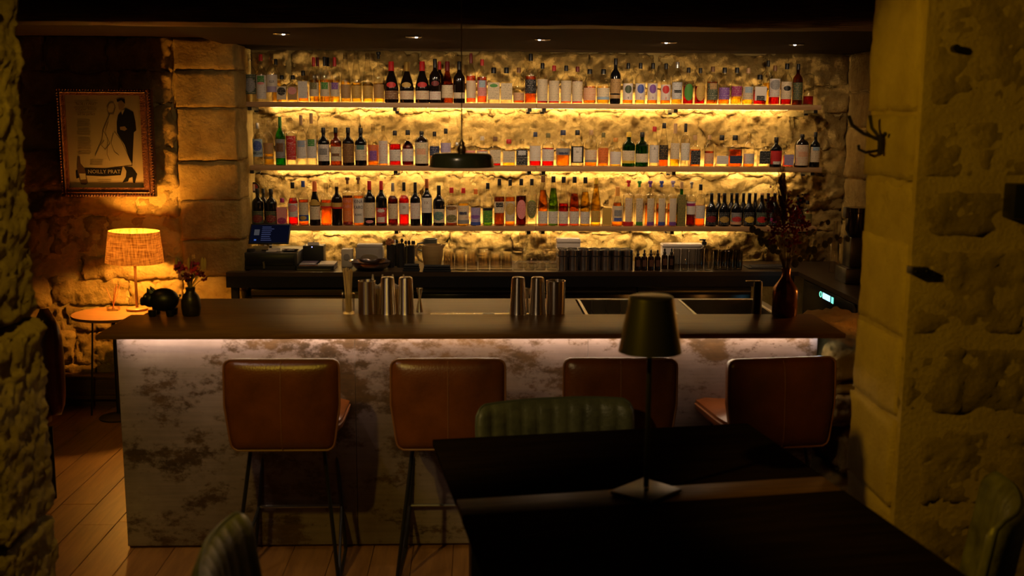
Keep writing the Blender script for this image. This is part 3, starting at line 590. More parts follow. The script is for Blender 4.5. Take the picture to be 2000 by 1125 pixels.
ROWS = ['''
491 22 106 S clear water .5 clear .16:.58:darkgreen:r;.2:.5:grey:o:black
512 20 106 S clear water .5 red .06:.56:white:r:grey;.40:.55:green:n:white;.36:.42:pink:c
533 21 104 S clear water .3 clear .2:.56:white:p;.2:.32:violet:p;.38:.45:black:t:·ILLR
552 19 147 Q clear yellow .55 black .08:.58:cream:p;.24:.55:black:o:cream
573 19 147 Q clear yellow .55 black .08:.58:tan:p;.28:.56:pink:o:cream
593.5 19 138 Q clear amber .32 black .12:.66:white:r:grey
614.5 19 112 W clear yellow .5 red .13:.44:cream:r:grey;.29:.44:olive:n:cream
635.5 19 111 W clear yellow .5 black .13:.44:cream:r:grey;.29:.44:green:n:cream
655 19 112 W clear yellow .5 red .13:.44:cream:r:grey;.29:.44:purple:n:cream
676 20 103 F clear yellow .42 clear .08:.36:tan:r:brown
697 20 103 F clear yellow .40 clear .08:.34:gold:r:brown
719 20 104 F clear yellow .38 clear .08:.34:gold:r:brown
740.5 21 101 T clear yellow .38 black .08:.36:tan:r:brown
765 28 120 C dark - 0 red .08:.29:brown:r:cream;.36:.5:red:c
795 28 121 C dark - 0 gold .08:.29:cream:r:red;.37:.5:gold:c
825 28 120 C dark - 0 red .08:.29:cream:r:red;.37:.5:red:c
850 23 115 W dark - 0 black .07:.26:white:r:red;.38:.5:darkred:c
874 23 120 C amber - 0 darkred .12:.43:cream:r:brown
897 23 120 W dark - 0 black .11:.25:cream:r:black
920 19 104 W clear rose .55 darkred .10:.45:cream:r:pink
941.5 19 116 S clear rose .6 red .16:.52:pink:r:brown;.36:.52:lightblue:n:white
964 24 132 Q clear water .55 black .1:.58:cream:r:black;.44:.54:green:c
989 23 132 Q clear water .5 black .1:.56:cream:r:black
1013 22 132 R clear orange .3 brown .08:.3:peach:r:brown
1036 23 105 S clear orange .55 black .2:.48:black:r:silver
1059 21 123 S clear red .6 black .06:.60:cream:r:grey
1081.5 21 128 S clear red .6 red .06:.60:cream:r:grey
1105 21 128 S clear orange .6 black .06:.60:cream:r:grey
1127 21 130 S clear red .62 darkred .06:.60:cream:r:grey
1151 25 135 R clear amber .5 black .10:.46:peach:r:red
1177.5 25 135 R clear yellow .5 black .12:.46:cream:r:teal;.12:.2:lightblue:b
1201 21 114 S blackg - 0 black .23:.55:tan:r:black;.12:.2:tan:b
1225.5 20 123 S clear amber .45 black .1:.5:white:r:pink;.26:.46:darkgreen:c;.1:.19:black:t:9
1249.5 20 123 S clear yellow .45 black .1:.5:white:r:pink;.26:.48:blue:c;.1:.19:purple:t:9
1273.5 20 123 S clear amber .45 black .1:.5:white:r:pink;.26:.48:purple:c;.1:.19:purple:t:9
1299 20 124 S clear amber .45 black .1:.48:white:r:pink;.26:.46:red:c;.1:.19:red:t:8
1321 21 121 S clear yellow .5 silver .12:.52:silver:r:black;.27:.34:black:n:silver
1343 20 132 S clear red .5 black .1:.56:green:o:olive
1366 20 133 S clear red .5 black .1:.56:gold:o:brown
1390 22 130 S clear amber .6 brown .12:.56:darkgreen:r;.4:.56:tan:n:black
1413 22 132 R clear amber .45 black .14:.46:purple:r:white
1437 22 132 R clear yellow .5 black .22:.5:magenta:r:white
1459 22 133 R clear yellow .5 cork .14:.50:cream:r:brown;.32:.48:lightblue:n:white
1482 24 146 Q clear red .5 black .14:.6:white:p;.14:.3:black:n:white
1511 22 128 S clear red .5 brown .2:.66:white:r:red;.38:.64:grey:o:silver
1534 22 124 S clear red .55 black .14:.56:cream:r:brown;.34:.46:black:c
1556 20 125 S amber - 0 black .12:.55:darkgreen:r:gold
1577.5 21 118 T clear red .2 clear 
''', '''
505 20 240 S clear water .5 silver .2:.62:lightblue:r:white;.34:.58:blue:o:lightblue;.24:.33:black:t:ABELHA
526 20 235 S clear yellow .5 clear .26:.5:tan:r:orange;.14:.2:tan:p
549 20 228 W green green .55 green .15:.54:grey:r:black;.28:.46:brown:n:black
570 20 230 T clear water .6 clear .12:.62:red:r:white;.46:.58:pink:c;.48:.56:red:c
590 20 225 W clear water .5 cork .14:.5:white:r:grey;.37:.5:lightblue:n:orange
610 20 221 W clear water .5 cork .14:.5:white:r:grey;.37:.5:green:n:white
633 23 249 S blackg - 0 black .12:.56:white:r:black;.28:.45:grey:n:black
657 22 249 S amber - 0 black .12:.5:cream:r:black;.25:.32:brown:n:black
681 23 249 S dark - 0 black .08:.58:brown:r:gold
705.5 23 250 S blackg - 0 black .14:.55:cream:r:black;.43:.55:teal:n:black
729.5 21 242 S clear amber .5 clear .1:.5:orange:r:purple;.14:.36:purple:n:pink
749 18 245 S clear amber .5 clear .05:.62:white:r:red
772 23 255 S clear red .62 black .14:.46:white:r:black
797 23 254 R clear darkred .7 black .13:.48:white:r:blue
824 27 256 K dark - 0 black .07:.68:cream:r:green;.33:.5:peach:n:red
849 20 257 S clear amber .45 black .3:.58:darkblue:r:silver
871 21 251 S clear water .5 black .3:.62:violet:r:white
893 18 278 R clear water .5 silver .1:.5:white:r:grey
918.5 20 266 S clear amber .5 gold .2:.52:pink:r:red
942 23 266 R clear red .52 cream .3:.5:white:r:black
967 22 267 Q clear red .5 brown .1:.56:cream:r:black
993.5 24 272 Q clear yellow .5 red .14:.56:cream:r:black
1019 23 272 Q clear water .5 clear .04:.62:black:r:white;.42:.58:silver:n:black
1045 23 258 S clear red .6 darkblue .16:.6:white:r:gold
1070 24 260 S clear red .55 olive .16:.52:white:r:brown
1099 29 254 R clear amber .5 darkblue .32:.5:grey:b;.33:.4:darkblue:n:silver
1127 26 254 S clear water .3 black .1:.56:black:p;.13:.53:white:n:grey;.36:.44:black:t:D1
1153.5 24 254 S clear amber .3 cork .12:.46:cream:r:red;.12:.18:grey:b
1177.5 21 259 S clear amber .55 olive .1:.54:orange:r:black
1201.5 23 269 R clear yellow .45 amber .08:.52:white:r:violet
1227 26 258 S dgreen - 0 yellow .1:.47:cream:r:brown;.1:.18:yellow:p
1253 26 258 S dgreen - 0 black .13:.38:cream:r:brown
1276.5 19 247 F clear water .4 red .1:.54:white:r:grey;.4:.5:darkblue:t:A
1295 19 240 F clear orange .3 black .16:.5:black:r:gold
1317 19 241 C clear yellow .3 cork .18:.55:cream:r:brown
1337 18 241 W clear water .5 black .15:.55:white:r:green
1356 20 264 Q clear amber .55 cork .08:.52:black:r:silver
1384 19 264 S clear orange .5 cork .1:.44:peach:r:brown
1408 24 264 Q clear water .4 black .1:.36:white:r:violet
1434 26 264 Q clear orange .56 black .12:.36:darkblue:r:teal
1461.5 22 260 S clear amber .3 gold .1:.4:white:r:grey
1490 22 270 Q clear water .4 clear .12:.56:black:r:silver
1514 24 268 S blackg - 0 black .1:.55:red:r:darkred;.1:.2:white:n:black
1537.5 20 282 Q clear pink .5 clear .1:.56:violet:r:blue
1564 28 262 K dark - 0 black .06:.68:cream:r:red;.32:.48:peach:n:red
1590 20 258 S blackg - 0 black .15:.58:cream:r:brown;.48:.58:lightblue:n:black
''', '''
505 23 368 S blackg - 0 black .06:.4:darkgreen:r:tan;.08:.3:darkred:o:tan
531 23 369 S blackg - 0 black .06:.4:darkgreen:r:tan;.08:.3:darkred:o:peach
552.5 20 387 Q clear pink .6 magenta .04:.68:pink:r:cream;.06:.3:magenta:o:pink
573.5 20 356 R clear red .64 black .2:.52:white:r:blue;.32:.48:pink:o:white
594 20 353 S clear orange .58 blue .1:.52:cream:r:olive;.11:.24:blue:b;.13:.22:gold:c
616 22 354 C dark - 0 orange .14:.44:cream:r:brown;.46:.54:gold:b;.5:.6:gold:c
638 22 357 S clear orange .6 clear .42:.54:gold:b;.42:.46:red:b
659 21 357 S dark - 0 clear .42:.54:gold:b;.4:.44:red:b
680 21 346 T clear darkred .62 brown .08:.58:orange:p;.46:.56:pink:t:KINA;.35:.45:pink:t:KARO;.1:.3:orange:n:cream
701 21 346 T clear amber .62 brown .06:.57:white:p;.45:.55:darkblue:t:KINA;.33:.43:darkblue:t:KARO;.2:.26:black:t:BLANC
722.5 23 353 W blackg - 0 red .18:.52:cream:r:brown;.06:.13:pink:c
745.5 22 353 W blackg - 0 red .06:.4:red:r:white;.08:.2:white:n:red;.3:.38:white:c
768 20 357 W clear darkred .7 silver .16:.52:cream:r:brown
789.5 20 356 W clear red .7 black .27:.53:white:p;.38:.47:brown:t:20
811.5 20 356 W blackg - 0 black .16:.53:white:r:red
834 21 349 W blackg - 0 copper .28:.60:white:p;.45:.54:brown:t:I·X;.34:.4:white:n:grey
857.5 23 362 W blackg - 0 black .08:.42:cream:r:teal;.14:.36:teal:o:cream
882 23 366 S clear brown .5 red .08:.54:cream:r:red;.1:.3:olive:o:cream;.42:.52:brown:o:gold
905 23 367 S clear yellow .6 red .06:.54:cream:r:red;.06:.16:grey:b;.3:.38:darkblue:n:cream
929 20 369 S clear water .45 orange .1:.5:violet:r:blue;.02:.11:blue:b;.2:.3:purple:o:violet
952.5 20 357 S clear green .42 black .08:.42:green:r:yellow;.36:.42:black:b
975 21 349 S clear brown .62 black .28:.52:cream:r:black;.4:.5:black:n:cream
996 20 350 S clear amber .62 black .1:.53:cream:r:brown;.24:.5:gold:o:cream
1017.5 21 349 S clear darkred .64 black .15:.56:pink:o:red
1038 21 349 S clear water .5 black .17:.56:green:o:yellow;.19:.54:olive:o:cream
1060 20 344 F clear amber .72 brown .05:.3:white:r:black
1080 20 344 F clear green .76 black .05:.3:white:r:black
1100 20 345 F clear red .46 black .05:.3:white:r:black
1121 20 345 F clear orange .66 black .05:.3:white:r:black
1142 20 346 F clear yellow .7 black .05:.3:white:r:black
1163 20 347 F clear yellow .9 yellow .08:.32:gold:r:brown
1184 19 390 Q clear water .2 clear .06:.7:gold:p
1205 23 365 C clear amber .6 amber .12:.52:cream:p;.26:.42:grey:n:black;.13:.22:blue:n:white
1226 21 352 T clear water .5 red .1:.62:cream:n:red;.01:.1:red:b
1247 21 353 T clear water .5 green .1:.62:cream:n:black;.02:.1:green:n:black
1268 21 353 T clear amber .5 purple .1:.62:cream:n:brown;.02:.1:purple:n:black
1290 21 353 T clear amber .5 blue .1:.62:cream:n:grey;.02:.1:blue:n:black
1312 21 353 T clear amber .5 violet .1:.62:cream:n:violet;.02:.1:purple:n:black
1329 17 355 Q green green .7 cork .0:.72:olive:r:gold
1348 18 355 T clear darkred .5 silver .27:.56:white:p;.46:.52:magenta:b
1366 20 360 S clear orange .5 black .19:.5:white:r:grey
1388 22 377 B blackg - 0 black .06:.42:black:r:silver;.12:.32:darkred:o:red
1413 22 377 B blackg - 0 black .06:.42:black:r:silver;.12:.30:gold:o:black
1437 22 377 B blackg - 0 black .06:.42:grey:r:black;.14:.30:red:o:pink;.06:.14:peach:b
1461.5 22 377 B blackg - 0 black .06:.42:black:r:silver;.12:.3:yellow:o:black
1486 22 377 B blackg - 0 cork .06:.42:darkgreen:r:silver;.12:.3:red:o:black
1511 22 377 B blackg - 0 black .06:.42:black:r:silver;.12:.3:magenta:o:black
1557 22 385 B blackg - 0 black .06:.42:black:r:silver
1575 20 392 R clear water .4 black .3:.5:olive:b
''']
LDESC = {}
def parse_labels(s):
    out = []
    for it in s.split(';'):
        if not it.strip(): continue
        q = it.split(':'); out.append((float(q[0]), float(q[1]), q[2], q[3] if len(q) > 3 else 'r', q[4] if len(q) > 4 else None))
    return out
for row in range(3):
    n = 0
    for ln in ROWS[row].strip().split('\n'):
        q = ln.split(); n += 1
        labs = parse_labels(q[8]) if len(q) > 8 else []
        d = None
        if labs:
            c0 = cw(labs[0][2]); kd = labs[0][3]
            txt = [a for a in labs if a[3] == 't']; rounds = [a for a in labs[1:] if a[3] == 'c']
            d = c0 + (' oval label' if kd == 'o' else ' label')
            if rounds: d = '%s label and %s disc' % (c0, cw(rounds[0][2]))
            elif txt and txt[0][4] not in ('KINA',) and len(txt[0][4]) < 3: d = '%s label marked %s' % (c0, txt[0][4])
            elif txt and txt[0][4] == 'KINA': d = '%s large-lettered label' % c0
            elif len(labs) > 1 and labs[1][2] != labs[0][2]: d = '%s and %s label' % (c0, cw(labs[1][2]))
        bottle(row, n, float(q[0]), float(q[1]), float(q[2]), q[3], q[4], q[5], float(q[6]), q[7], labs, desc=d)
for row, n, x, top, shape, g, cap in ((0, 3, 541, 115, 'S', 'clear', 'black'), (0, 7, 622, 112, 'W', 'clear', 'darkred'), (0, 8, 642, 112, 'W', 'clear', 'black'), (0, 17, 859, 120, 'W', 'dark', 'red'), (0, 44, 1497, 118, 'S', 'clear', 'black'),
        (2, 42, 1402, 377, 'B', 'blackg', 'black'), (2, 43, 1427, 377, 'B', 'blackg', 'black'), (2, 44, 1450, 377, 'B', 'blackg', 'black'), (2, 45, 1473, 377, 'B', 'blackg', 'black'), (2, 46, 1498, 377, 'B', 'blackg', 'black'), (2, 1, 516, 368, 'S', 'blackg', 'black')):
    bottle(row, n, x, 19, top, shape, g, 'yellow' if g == 'clear' else '-', .5, cap, [], rear=True)

# ------------------------------------------------------------------ bar stools
def cushion(w, h, d, n=12, bulge=.02, crn=.06):
    """soft rounded slab in x,z (w x h), thickness d along y; centre at origin"""
    mb = MB(); vs = []; fs = []
    def side(sg):
        base = len(vs)
        for j in range(n + 1):
            for i in range(n + 1):
                u = 2 * i / n - 1; v = 2 * j / n - 1
                x = u * w / 2; z = v * h / 2
                q = (1 - abs(u) ** 4) * (1 - abs(v) ** 4)
                k = min(1, crn / (w / 2)); e = max(0, abs(u) - (1 - k)) / k; g = max(0, abs(v) - (1 - crn / (h / 2))) / (crn / (h / 2))
                l = math.hypot(e, g)
                if e > 0 and g > 0 and l > 0:
                    s_ = max(e, g) / l
                    x = math.copysign(w / 2 - crn + crn * e * s_, u) if w / 2 > crn else x
                    z = math.copysign(h / 2 - crn + crn * g * s_, v)
                vs.append((x, sg * (d * .22 + (d * .28 + bulge) * q ** .55), z))
        for j in range(n):
            for i in range(n):
                a = base + j * (n + 1) + i; f = (a, a + 1, a + n + 2, a + n + 1); fs.append(f if sg < 0 else f[::-1])
        return base
    a = side(-1); b = side(1)
    ring = [i for i in range(n + 1)] + [(j + 1) * (n + 1) - 1 for j in range(1, n + 1)] + [n * (n + 1) + i for i in range(n - 1, -1, -1)] + [j * (n + 1) for j in range(n - 1, 0, -1)]
    for i in range(len(ring)):
        p, q = ring[i], ring[(i + 1) % len(ring)]; fs.append((a + q, a + p, b + p, b + q))
    mb.add(vs, fs); mb.ring = [vs[a + i] for i in ring]
    return mb
def make_stool(label):
    t = thing('bar_stool', label, 'bar stool', group='brown leather stools at the bar')
    # local: back at y=0, stool faces +y
    bk = cushion(.46, .37, .075, 18, .012, .032)
    rot = Matrix.Rotation(-.06, 3, 'X')
    taper = lambda v: Vector((v[0] * (1 - .11 * max(0, -v[2]) / .185), v[1], v[2]))
    bk.v = [tuple(rot @ taper(v) + Vector((0, .02, .76))) for v in bk.v]
    b = bk.obj('backrest', LEATHER, t, ang=70)
    MB().tube([rot @ taper((v[0] * 1.004, -.018, v[2] * 1.004)) + Vector((0, .02, .76)) for v in bk.ring], .0045, 6, True).obj('piping', PIPING, b)
    sm = []
    for k in range(11):
        z = .18 - .36 * k / 10; q = (1 - (abs(z) / .185) ** 4); sm.append(rot @ Vector((0, -(.075 * .22 + (.075 * .28 + .012) * max(0, q) ** .55) - .0005, z)) + Vector((0, .02, .76)))
    MB().tube(sm, .0022, 5).obj('seam', PIPING, b)
    se = cushion(.45, .42, .09, 12, .012, .07); rx = Matrix.Rotation(-PI / 2, 3, 'X')
    se.v = [tuple(rx @ Vector(v) + Vector((0, .26, .625 + .03 * abs(v[0] / .22) ** 3))) for v in se.v]
    so = se.obj('seat', LEATHER, t, ang=70)
    MB().tube([Vector(rx @ Vector((v[0] * 1.005, 0, v[2] * 1.005))) + Vector((0, .26, .627 + .03 * abs(v[0] / .22) ** 3)) for v in se.ring], .0045, 6, True).obj('piping', PIPING, so)
    tops = {(-1, 0): (-.15, .09), (1, 0): (.15, .09), (-1, 1): (-.15, .40), (1, 1): (.15, .40)}
    bot = {(-1, 0): (-.215, -.02), (1, 0): (.215, -.02), (-1, 1): (-.20, .33), (1, 1): (.20, .33)}
    for k in tops:
        a, c = tops[k], bot[k]
        MB().tube([(a[0] * .7, a[1], .575), (a[0] * .97, a[1], .572), (a[0], a[1], .555), (c[0], c[1], .008)], .0085, 8).obj('leg', BLACKM, t)
    def at(k, z): a, c = tops[k], bot[k]; f = 1 - z / .56; return (a[0] + (c[0] - a[0]) * f, a[1] + (c[1] - a[1]) * f, z)
    MB().tube([at((-1, 1), .20), at((1, 1), .20)], .0075, 8).obj('footrest', STEELD, t)
    for s_ in (-1, 1):
        MB().tube([at((s_, 1), .20), at((s_, 0), .008)], .007, 8).obj('brace', BLACKM, t)
        MB().tube([(bot[(s_, 0)][0], bot[(s_, 0)][1], .008), (bot[(s_, 1)][0], bot[(s_, 1)][1], .008)], .0075, 8).obj('floor_runner', BLACKM, t)
    return t
st_labels = ['brown leather bar stool at the left end, warm highlight along its back', 'brown leather bar stool second from left, partly behind the olive chair',
             'brown leather bar stool third from left, right behind the small table lamp', 'brown leather bar stool at the right end, turned beside the stone jamb']
spro = make_stool(st_labels[0])
for i, (a, b, rz) in enumerate(((-1.01, -.55, 0), (-.34, .115, .0), (.356, .814, -.02), (1.03, 1.47, .13))):
    o = spro if i == 0 else copy_tree(spro)
    o['label'] = st_labels[i]
    o.location = ((a + b) / 2, 4.12, 0); o.rotation_euler.z = rz

# ------------------------------------------------------------------ dining table, chairs, cordless lamp
ta = math.atan2(.188, 1.195); A = Vector((-.157, 3.662)); ex = Vector((math.cos(ta), math.sin(ta))); ey = Vector((math.sin(ta), -math.cos(ta)))
tc = A + ex * .605 + ey * .8
tb = thing('dining_table', 'large dark wooden dining table in the foreground', 'table', (tc.x, tc.y, 0), ta)
for y0, y1 in ((-.8, .056), (.192, .8)):
    MB().box(-.605, .605, y0, y1, .735, .76, .003).obj('table_board', TABLEW, tb)
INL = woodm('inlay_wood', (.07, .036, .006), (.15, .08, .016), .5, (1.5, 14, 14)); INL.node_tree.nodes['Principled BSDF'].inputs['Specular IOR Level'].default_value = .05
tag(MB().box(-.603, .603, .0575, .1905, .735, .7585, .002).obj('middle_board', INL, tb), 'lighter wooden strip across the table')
for sx in (-1, 1):
    for sy in (-1, 1):
        MB().box(sx * .46 - .03, sx * .46 + .03, sy * .66 - .03, sy * .66 + .03, 0, .735, .003).obj('leg', BLACKM, tb)
MB().box(-.46, .46, -.69, -.63, .66, .735).box(-.46, .46, .63, .69, .66, .735).obj('apron', BLACKM, tb)

def make_chair(label, w=.62):
    t = thing('dining_chair', label, 'chair', group='channelled leather dining chairs')
    # local: seat towards -y, back at y=0, padded back with vertical channels on the front face
    n = 10; vs = []; fs = []; m_ = 10; hb = .36; z0 = .46
    NX = n * 6
    def curve(u): return -.07 * abs(u) ** 2.4
    for sg in (-1, 1):
        for j in range(m_ + 1):
            v = j / m_
            for i in range(NX + 1):
                u = 2 * i / NX - 1
                ch = abs(math.sin(PI * (u + 1) / 2 * n)) ** .5
                e = max(0, abs(u) - .86) / .14; g = max(0, v - .84) / .16
                r_ = min(1, math.hypot(e, g)); edge = math.sqrt(max(0, 1 - r_ ** 2)) if (e > 0 or g > 0) else 1
                x = u * w / 2; z = z0 + v * hb
                if e > 0 and g > 0:
                    l = math.hypot(e, g); s_ = max(e, g) / l; x = math.copysign(w / 2 * (.86 + .14 * e * s_), u); z = z0 + hb * (.84 + .16 * g * s_); edge = math.sqrt(max(0, 1 - max(e, g) ** 2))
                th = .012 + (.022 * (.55 + .45 * ch) if sg < 0 else .02) * edge
                vs.append((x, curve(u) + .05 * (v - .5) + sg * th, z))
    N1 = (m_ + 1) * (NX + 1)
    for k in range(2):
        for j in range(m_):
            for i in range(NX):
                a = k * N1 + j * (NX + 1) + i; f = (a, a + 1, a + NX + 2, a + NX + 1); fs.append(f if k == 0 else f[::-1])
    ring = [i for i in range(NX + 1)] + [(j + 1) * (NX + 1) - 1 for j in range(1, m_ + 1)] + [m_ * (NX + 1) + i for i in range(NX - 1, -1, -1)] + [j * (NX + 1) for j in range(m_ - 1, 0, -1)]
    for i in range(len(ring)):
        p, q = ring[i], ring[(i + 1) % len(ring)]; fs.append((q, p, p + N1, q + N1))
    b = MB().add(vs, fs).obj('backrest', GREENL, t, ang=80)
    rp = [Vector(vs[i]) * .5 + Vector(vs[i + N1]) * .5 for i in ring if i > NX]
    MB().tube([(v.x * 1.006, v.y, v.z + .002) for v in rp], .005, 6).obj('piping', GPIPE, b)
    se = cushion(.54, .50, .10, 12, .015, .09); rx = Matrix.Rotation(PI / 2, 3, 'X')
    se.v = [tuple(rx @ Vector(v) + Vector((0, -.29, .43))) for v in se.v]; se.obj('seat', GREENL, t, ang=70)
    for s_ in (-1, 1):
        for y in (-.48, -.06):
            MB().tube([(s_ * .2, -.28 + (y + .28) * .75, .40), (s_ * .25, y, .0)], [.014, .009], 8).obj('leg', BLACKM, t)
    return t
cpro = make_chair('olive channelled leather chair at the far side of the dining table')
cpro.location = (.30, 3.965, 0); cpro.rotation_euler.z = ta
cpro.scale = (1.0, 1, 1.0)
c2 = copy_tree(cpro); c2['label'] = 'olive channelled chair seen edge-on at bottom left of the table'; c2.location = (-.66, 2.52, .0); c2.rotation_euler.z = PI / 2 + .12
c3 = copy_tree(cpro); c3['label'] = 'dark channelled chair at lower right, before the stone jamb'; c3.location = (1.56, 2.88, 0); c3.rotation_euler.z = -PI / 2 - .42
c3.scale = (.8, 1, 1)

lp = PZ(1262, 955, .775)
t = thing('cordless_table_lamp', 'matte black cordless lamp with cone shade on the dining table', 'table lamp', (lp.x, lp.y, .76), ta)
MB().box(-.085, .085, -.075, .075, 0, .014, .004, rot=Matrix.Rotation(.62, 3, 'Z')).obj('base', BLACKM, t)
MB().tube([(0, 0, .014), (0, 0, .50)], .0085, 12).obj('pole', BLACKM, t)
MB().ball((-.008, -.02, .024), .006).obj('touch_button', STEELD, t)
LS = pm('matte_black_shade', (.014, .014, .014), .32)
MB().lathe([(.0, .622), (.060, .622), (.066, .618), (.068, .610), (.095, .456), (.096, .452), (.093, .452), (.066, .604), (0, .604)], 40).obj('shade', LS, t)
MB().lathe([(.0, .48), (.03, .48), (.035, .5), (.035, .604), (0, .604)], 20).obj('lamp_head', LS, t)

# ------------------------------------------------------------------ pendant lamp over the bar
pY = 4.6; pb = PY(902, 326, pY); pt = thing('pendant_lamp', 'dark green pendant lamp with wide shallow shade hanging over the bar', 'pendant lamp', (pb.x, pY, pb.z))
MB().lathe([(.137, 0), (.141, .0), (.1375, .03), (.1345, .042), (.1275, .053), (.115, .0585), (.02, .0615), (0, .062), (0, .059), (.112, .0555), (.1245, .05), (.1315, .04), (.1345, .028)], 48).obj('shade', pm('green_enamel', (.045, .05, .018), .25, coat=.3), pt, ang=60)
MB().lathe([(.016, .062), (.019, .066), (.019, .082), (.016, .09), (.012, .092), (.012, .104), (.006, .112), (.004, .122), (0, .122)], 20).obj('socket', BRASS, pt)
MB().tube([(0, 0, .12), (.0, 0, 2.46 - pb.z)], .0024, 6).obj('cord', pm('cord_gold', (.16, .09, .025), .6), pt)

# ------------------------------------------------------------------ lamp corner: round table, linen lamp, diffuser
rt = thing('side_table', 'small round wooden side table below the framed poster', 'side table', (-2.285, 6.585, 0))
MB().lathe([(0, .66), (.235, .66), (.25, .664), (.252, .672), (.248, .68), (0, .68)], 48).obj('table_top', woodm('side_table_wood', (.22, .095, .03), (.34, .16, .055), .4), rt)
MB().lathe([(.012, .03), (.012, .66)], 10).lathe([(.0, 0), (.12, 0), (.12, .008), (.014, .03)], 24).obj('pedestal', BLACKM, rt)
MB().tube([(-.19, .05, 0), (-.14, .03, .66)], .006, 6).obj('leg', BLACKM, rt)
Yl = 6.56; lb = PZ(268, 606, .68); Lx, Ly = lb.x, lb.y
tl = thing('table_lamp', 'lit table lamp with brown linen drum shade on the side table', 'table lamp', (Lx, Ly, .68), 0)
def lz(y): return PY(268, y, Ly).z - .68
zb_, zt_ = lz(512), lz(451)
MB().lathe([(0, 0), (.062, 0), (.066, .004), (.066, .014), (.06, .018), (0, .018)], 32).obj('base', pm('lamp_base_wood', (.3, .13, .045), .4), tl)
MB().lathe([(.009, .018), (.009, zb_ - .02), (.013, zb_ - .02), (.013, zb_ + .03), (0, zb_ + .03)], 14).obj('pole', pm('lamp_pole', (.32, .17, .07), .35, .3), tl)
def linen():
    m, nt, N, L, P = nmat('linen_shade'); N.remove(P); tcn = N.new('ShaderNodeTexCoord'); mp = N.new('ShaderNodeMapping'); mp.inputs['Scale'].default_value = (120, 120, 14); L.new(tcn.outputs['Object'], mp.inputs[0])
    n = N.new('ShaderNodeTexNoise'); n.inputs['Scale'].default_value = 1; n.inputs['Detail'].default_value = 3; L.new(mp.outputs[0], n.inputs['Vector'])
    mp2 = N.new('ShaderNodeMapping'); mp2.inputs['Scale'].default_value = (12, 12, 160); L.new(tcn.outputs['Object'], mp2.inputs[0]); n2 = N.new('ShaderNodeTexNoise'); n2.inputs['Scale'].default_value = 1; L.new(mp2.outputs[0], n2.inputs['Vector'])
    ad = N.new('ShaderNodeMath'); ad.operation = 'ADD'; L.new(n.outputs['Fac'], ad.inputs[0]); L.new(n2.outputs['Fac'], ad.inputs[1])
    cr = N.new('ShaderNodeValToRGB'); cr.color_ramp.elements[0].position = .38; cr.color_ramp.elements[1].position = .62; cr.color_ramp.elements[0].color = (.22, .09, .025, 1); cr.color_ramp.elements[1].color = (.62, .33, .12, 1)
    hf = N.new('ShaderNodeMath'); hf.operation = 'MULTIPLY'; hf.inputs[1].default_value = .5; L.new(ad.outputs[0], hf.inputs[0]); L.new(hf.outputs[0], cr.inputs[0])
    d = N.new('ShaderNodeBsdfDiffuse'); tr = N.new('ShaderNodeBsdfTranslucent'); L.new(cr.outputs[0], d.inputs[0]); L.new(cr.outputs[0], tr.inputs[0])
    mx = N.new('ShaderNodeMixShader'); mx.inputs[0].default_value = .07; L.new(d.outputs[0], mx.inputs[1]); L.new(tr.outputs[0], mx.inputs[2]); L.new(mx.outputs[0], N['Material Output'].inputs[0]); return m
tilt = Matrix.Rotation(.03, 3, 'Y')
sh = MB().lathe([(.178, 0), (.155, zt_ - zb_)], 48); sh.f = [f for f in sh.f if len(f) == 4]
sh.v = [tuple(tilt @ (Vector(v)) + Vector((0, 0, zb_))) for v in sh.v]; sh.obj('shade', linen(), tl, ang=80)
ins = MB().lathe([(.176, .001), (.153, zt_ - zb_ - .001)], 48); ins.f = [f for f in ins.f if len(f) == 4]
ins.v = [tuple(tilt @ (Vector(v)) + Vector((0, 0, zb_))) for v in ins.v]
mwl = pm('shade_lining', (.85, .8, .7), .8)
MB().ball((0, 0, zb_ + .075), .03, 16, 10, (1, 1, 1.2)).obj('bulb', emitm('warm_bulb', (1, .50, .10), 200), tl)
for ht in (zb_ + .075,):
    o = lamp('table_lamp_light', 'POINT', (0, 0, 0), 260, (1, .40, .045), .033); o.parent = tl; o.location = (0, 0, ht)
p = PZ(222, 606, .68)
t = thing('reed_diffuser', 'small glass dish with thin reeds beside the linen lamp', 'diffuser', (p.x, p.y, .68))
MB().lathe([(0, 0), (.034, 0), (.036, .004), (.036, .026), (.033, .026), (.032, .006), (0, .006)], 24, sq=6).obj('glass_dish', GLASS, t)
for dx, dy, h in ((.02, .0, .17), (.028, .01, .16), (.012, -.01, .15), (-.03, .01, .14), (.022, -.012, .165)):
    MB().tube([(-dx * .3, 0, .008), (dx * 1.5, dy * 2, h)], .0022, 5).obj('reed', pm('reed', (.45, .15, .04), .6), t)

# framed vermouth poster
fy = 6.855
def PP(zx, zy, Y=fy): q = PY(90 + zx * .2222, 150 + zy * .2222, Y); return (q.x, q.z)
po = thing('framed_poster', 'vintage vermouth advertisement in an ornate dark wooden frame on the wall', 'picture', (PY(205, 382, fy).x, fy, PY(205, 382, fy).z))
FR = pm('carved_frame_wood', (.10, .032, .012), .4, var=.4, vscale=30, bump=.6, bscale=120)
O = [PP(100, 95), PP(945, 125), PP(945, 1052), PP(138, 1052)]; I = [PP(165, 152), PP(832, 170), PP(858, 975), PP(205, 972)]
fc = (sum(x for x, z in O) / 4, sum(z for x, z in O) / 4)
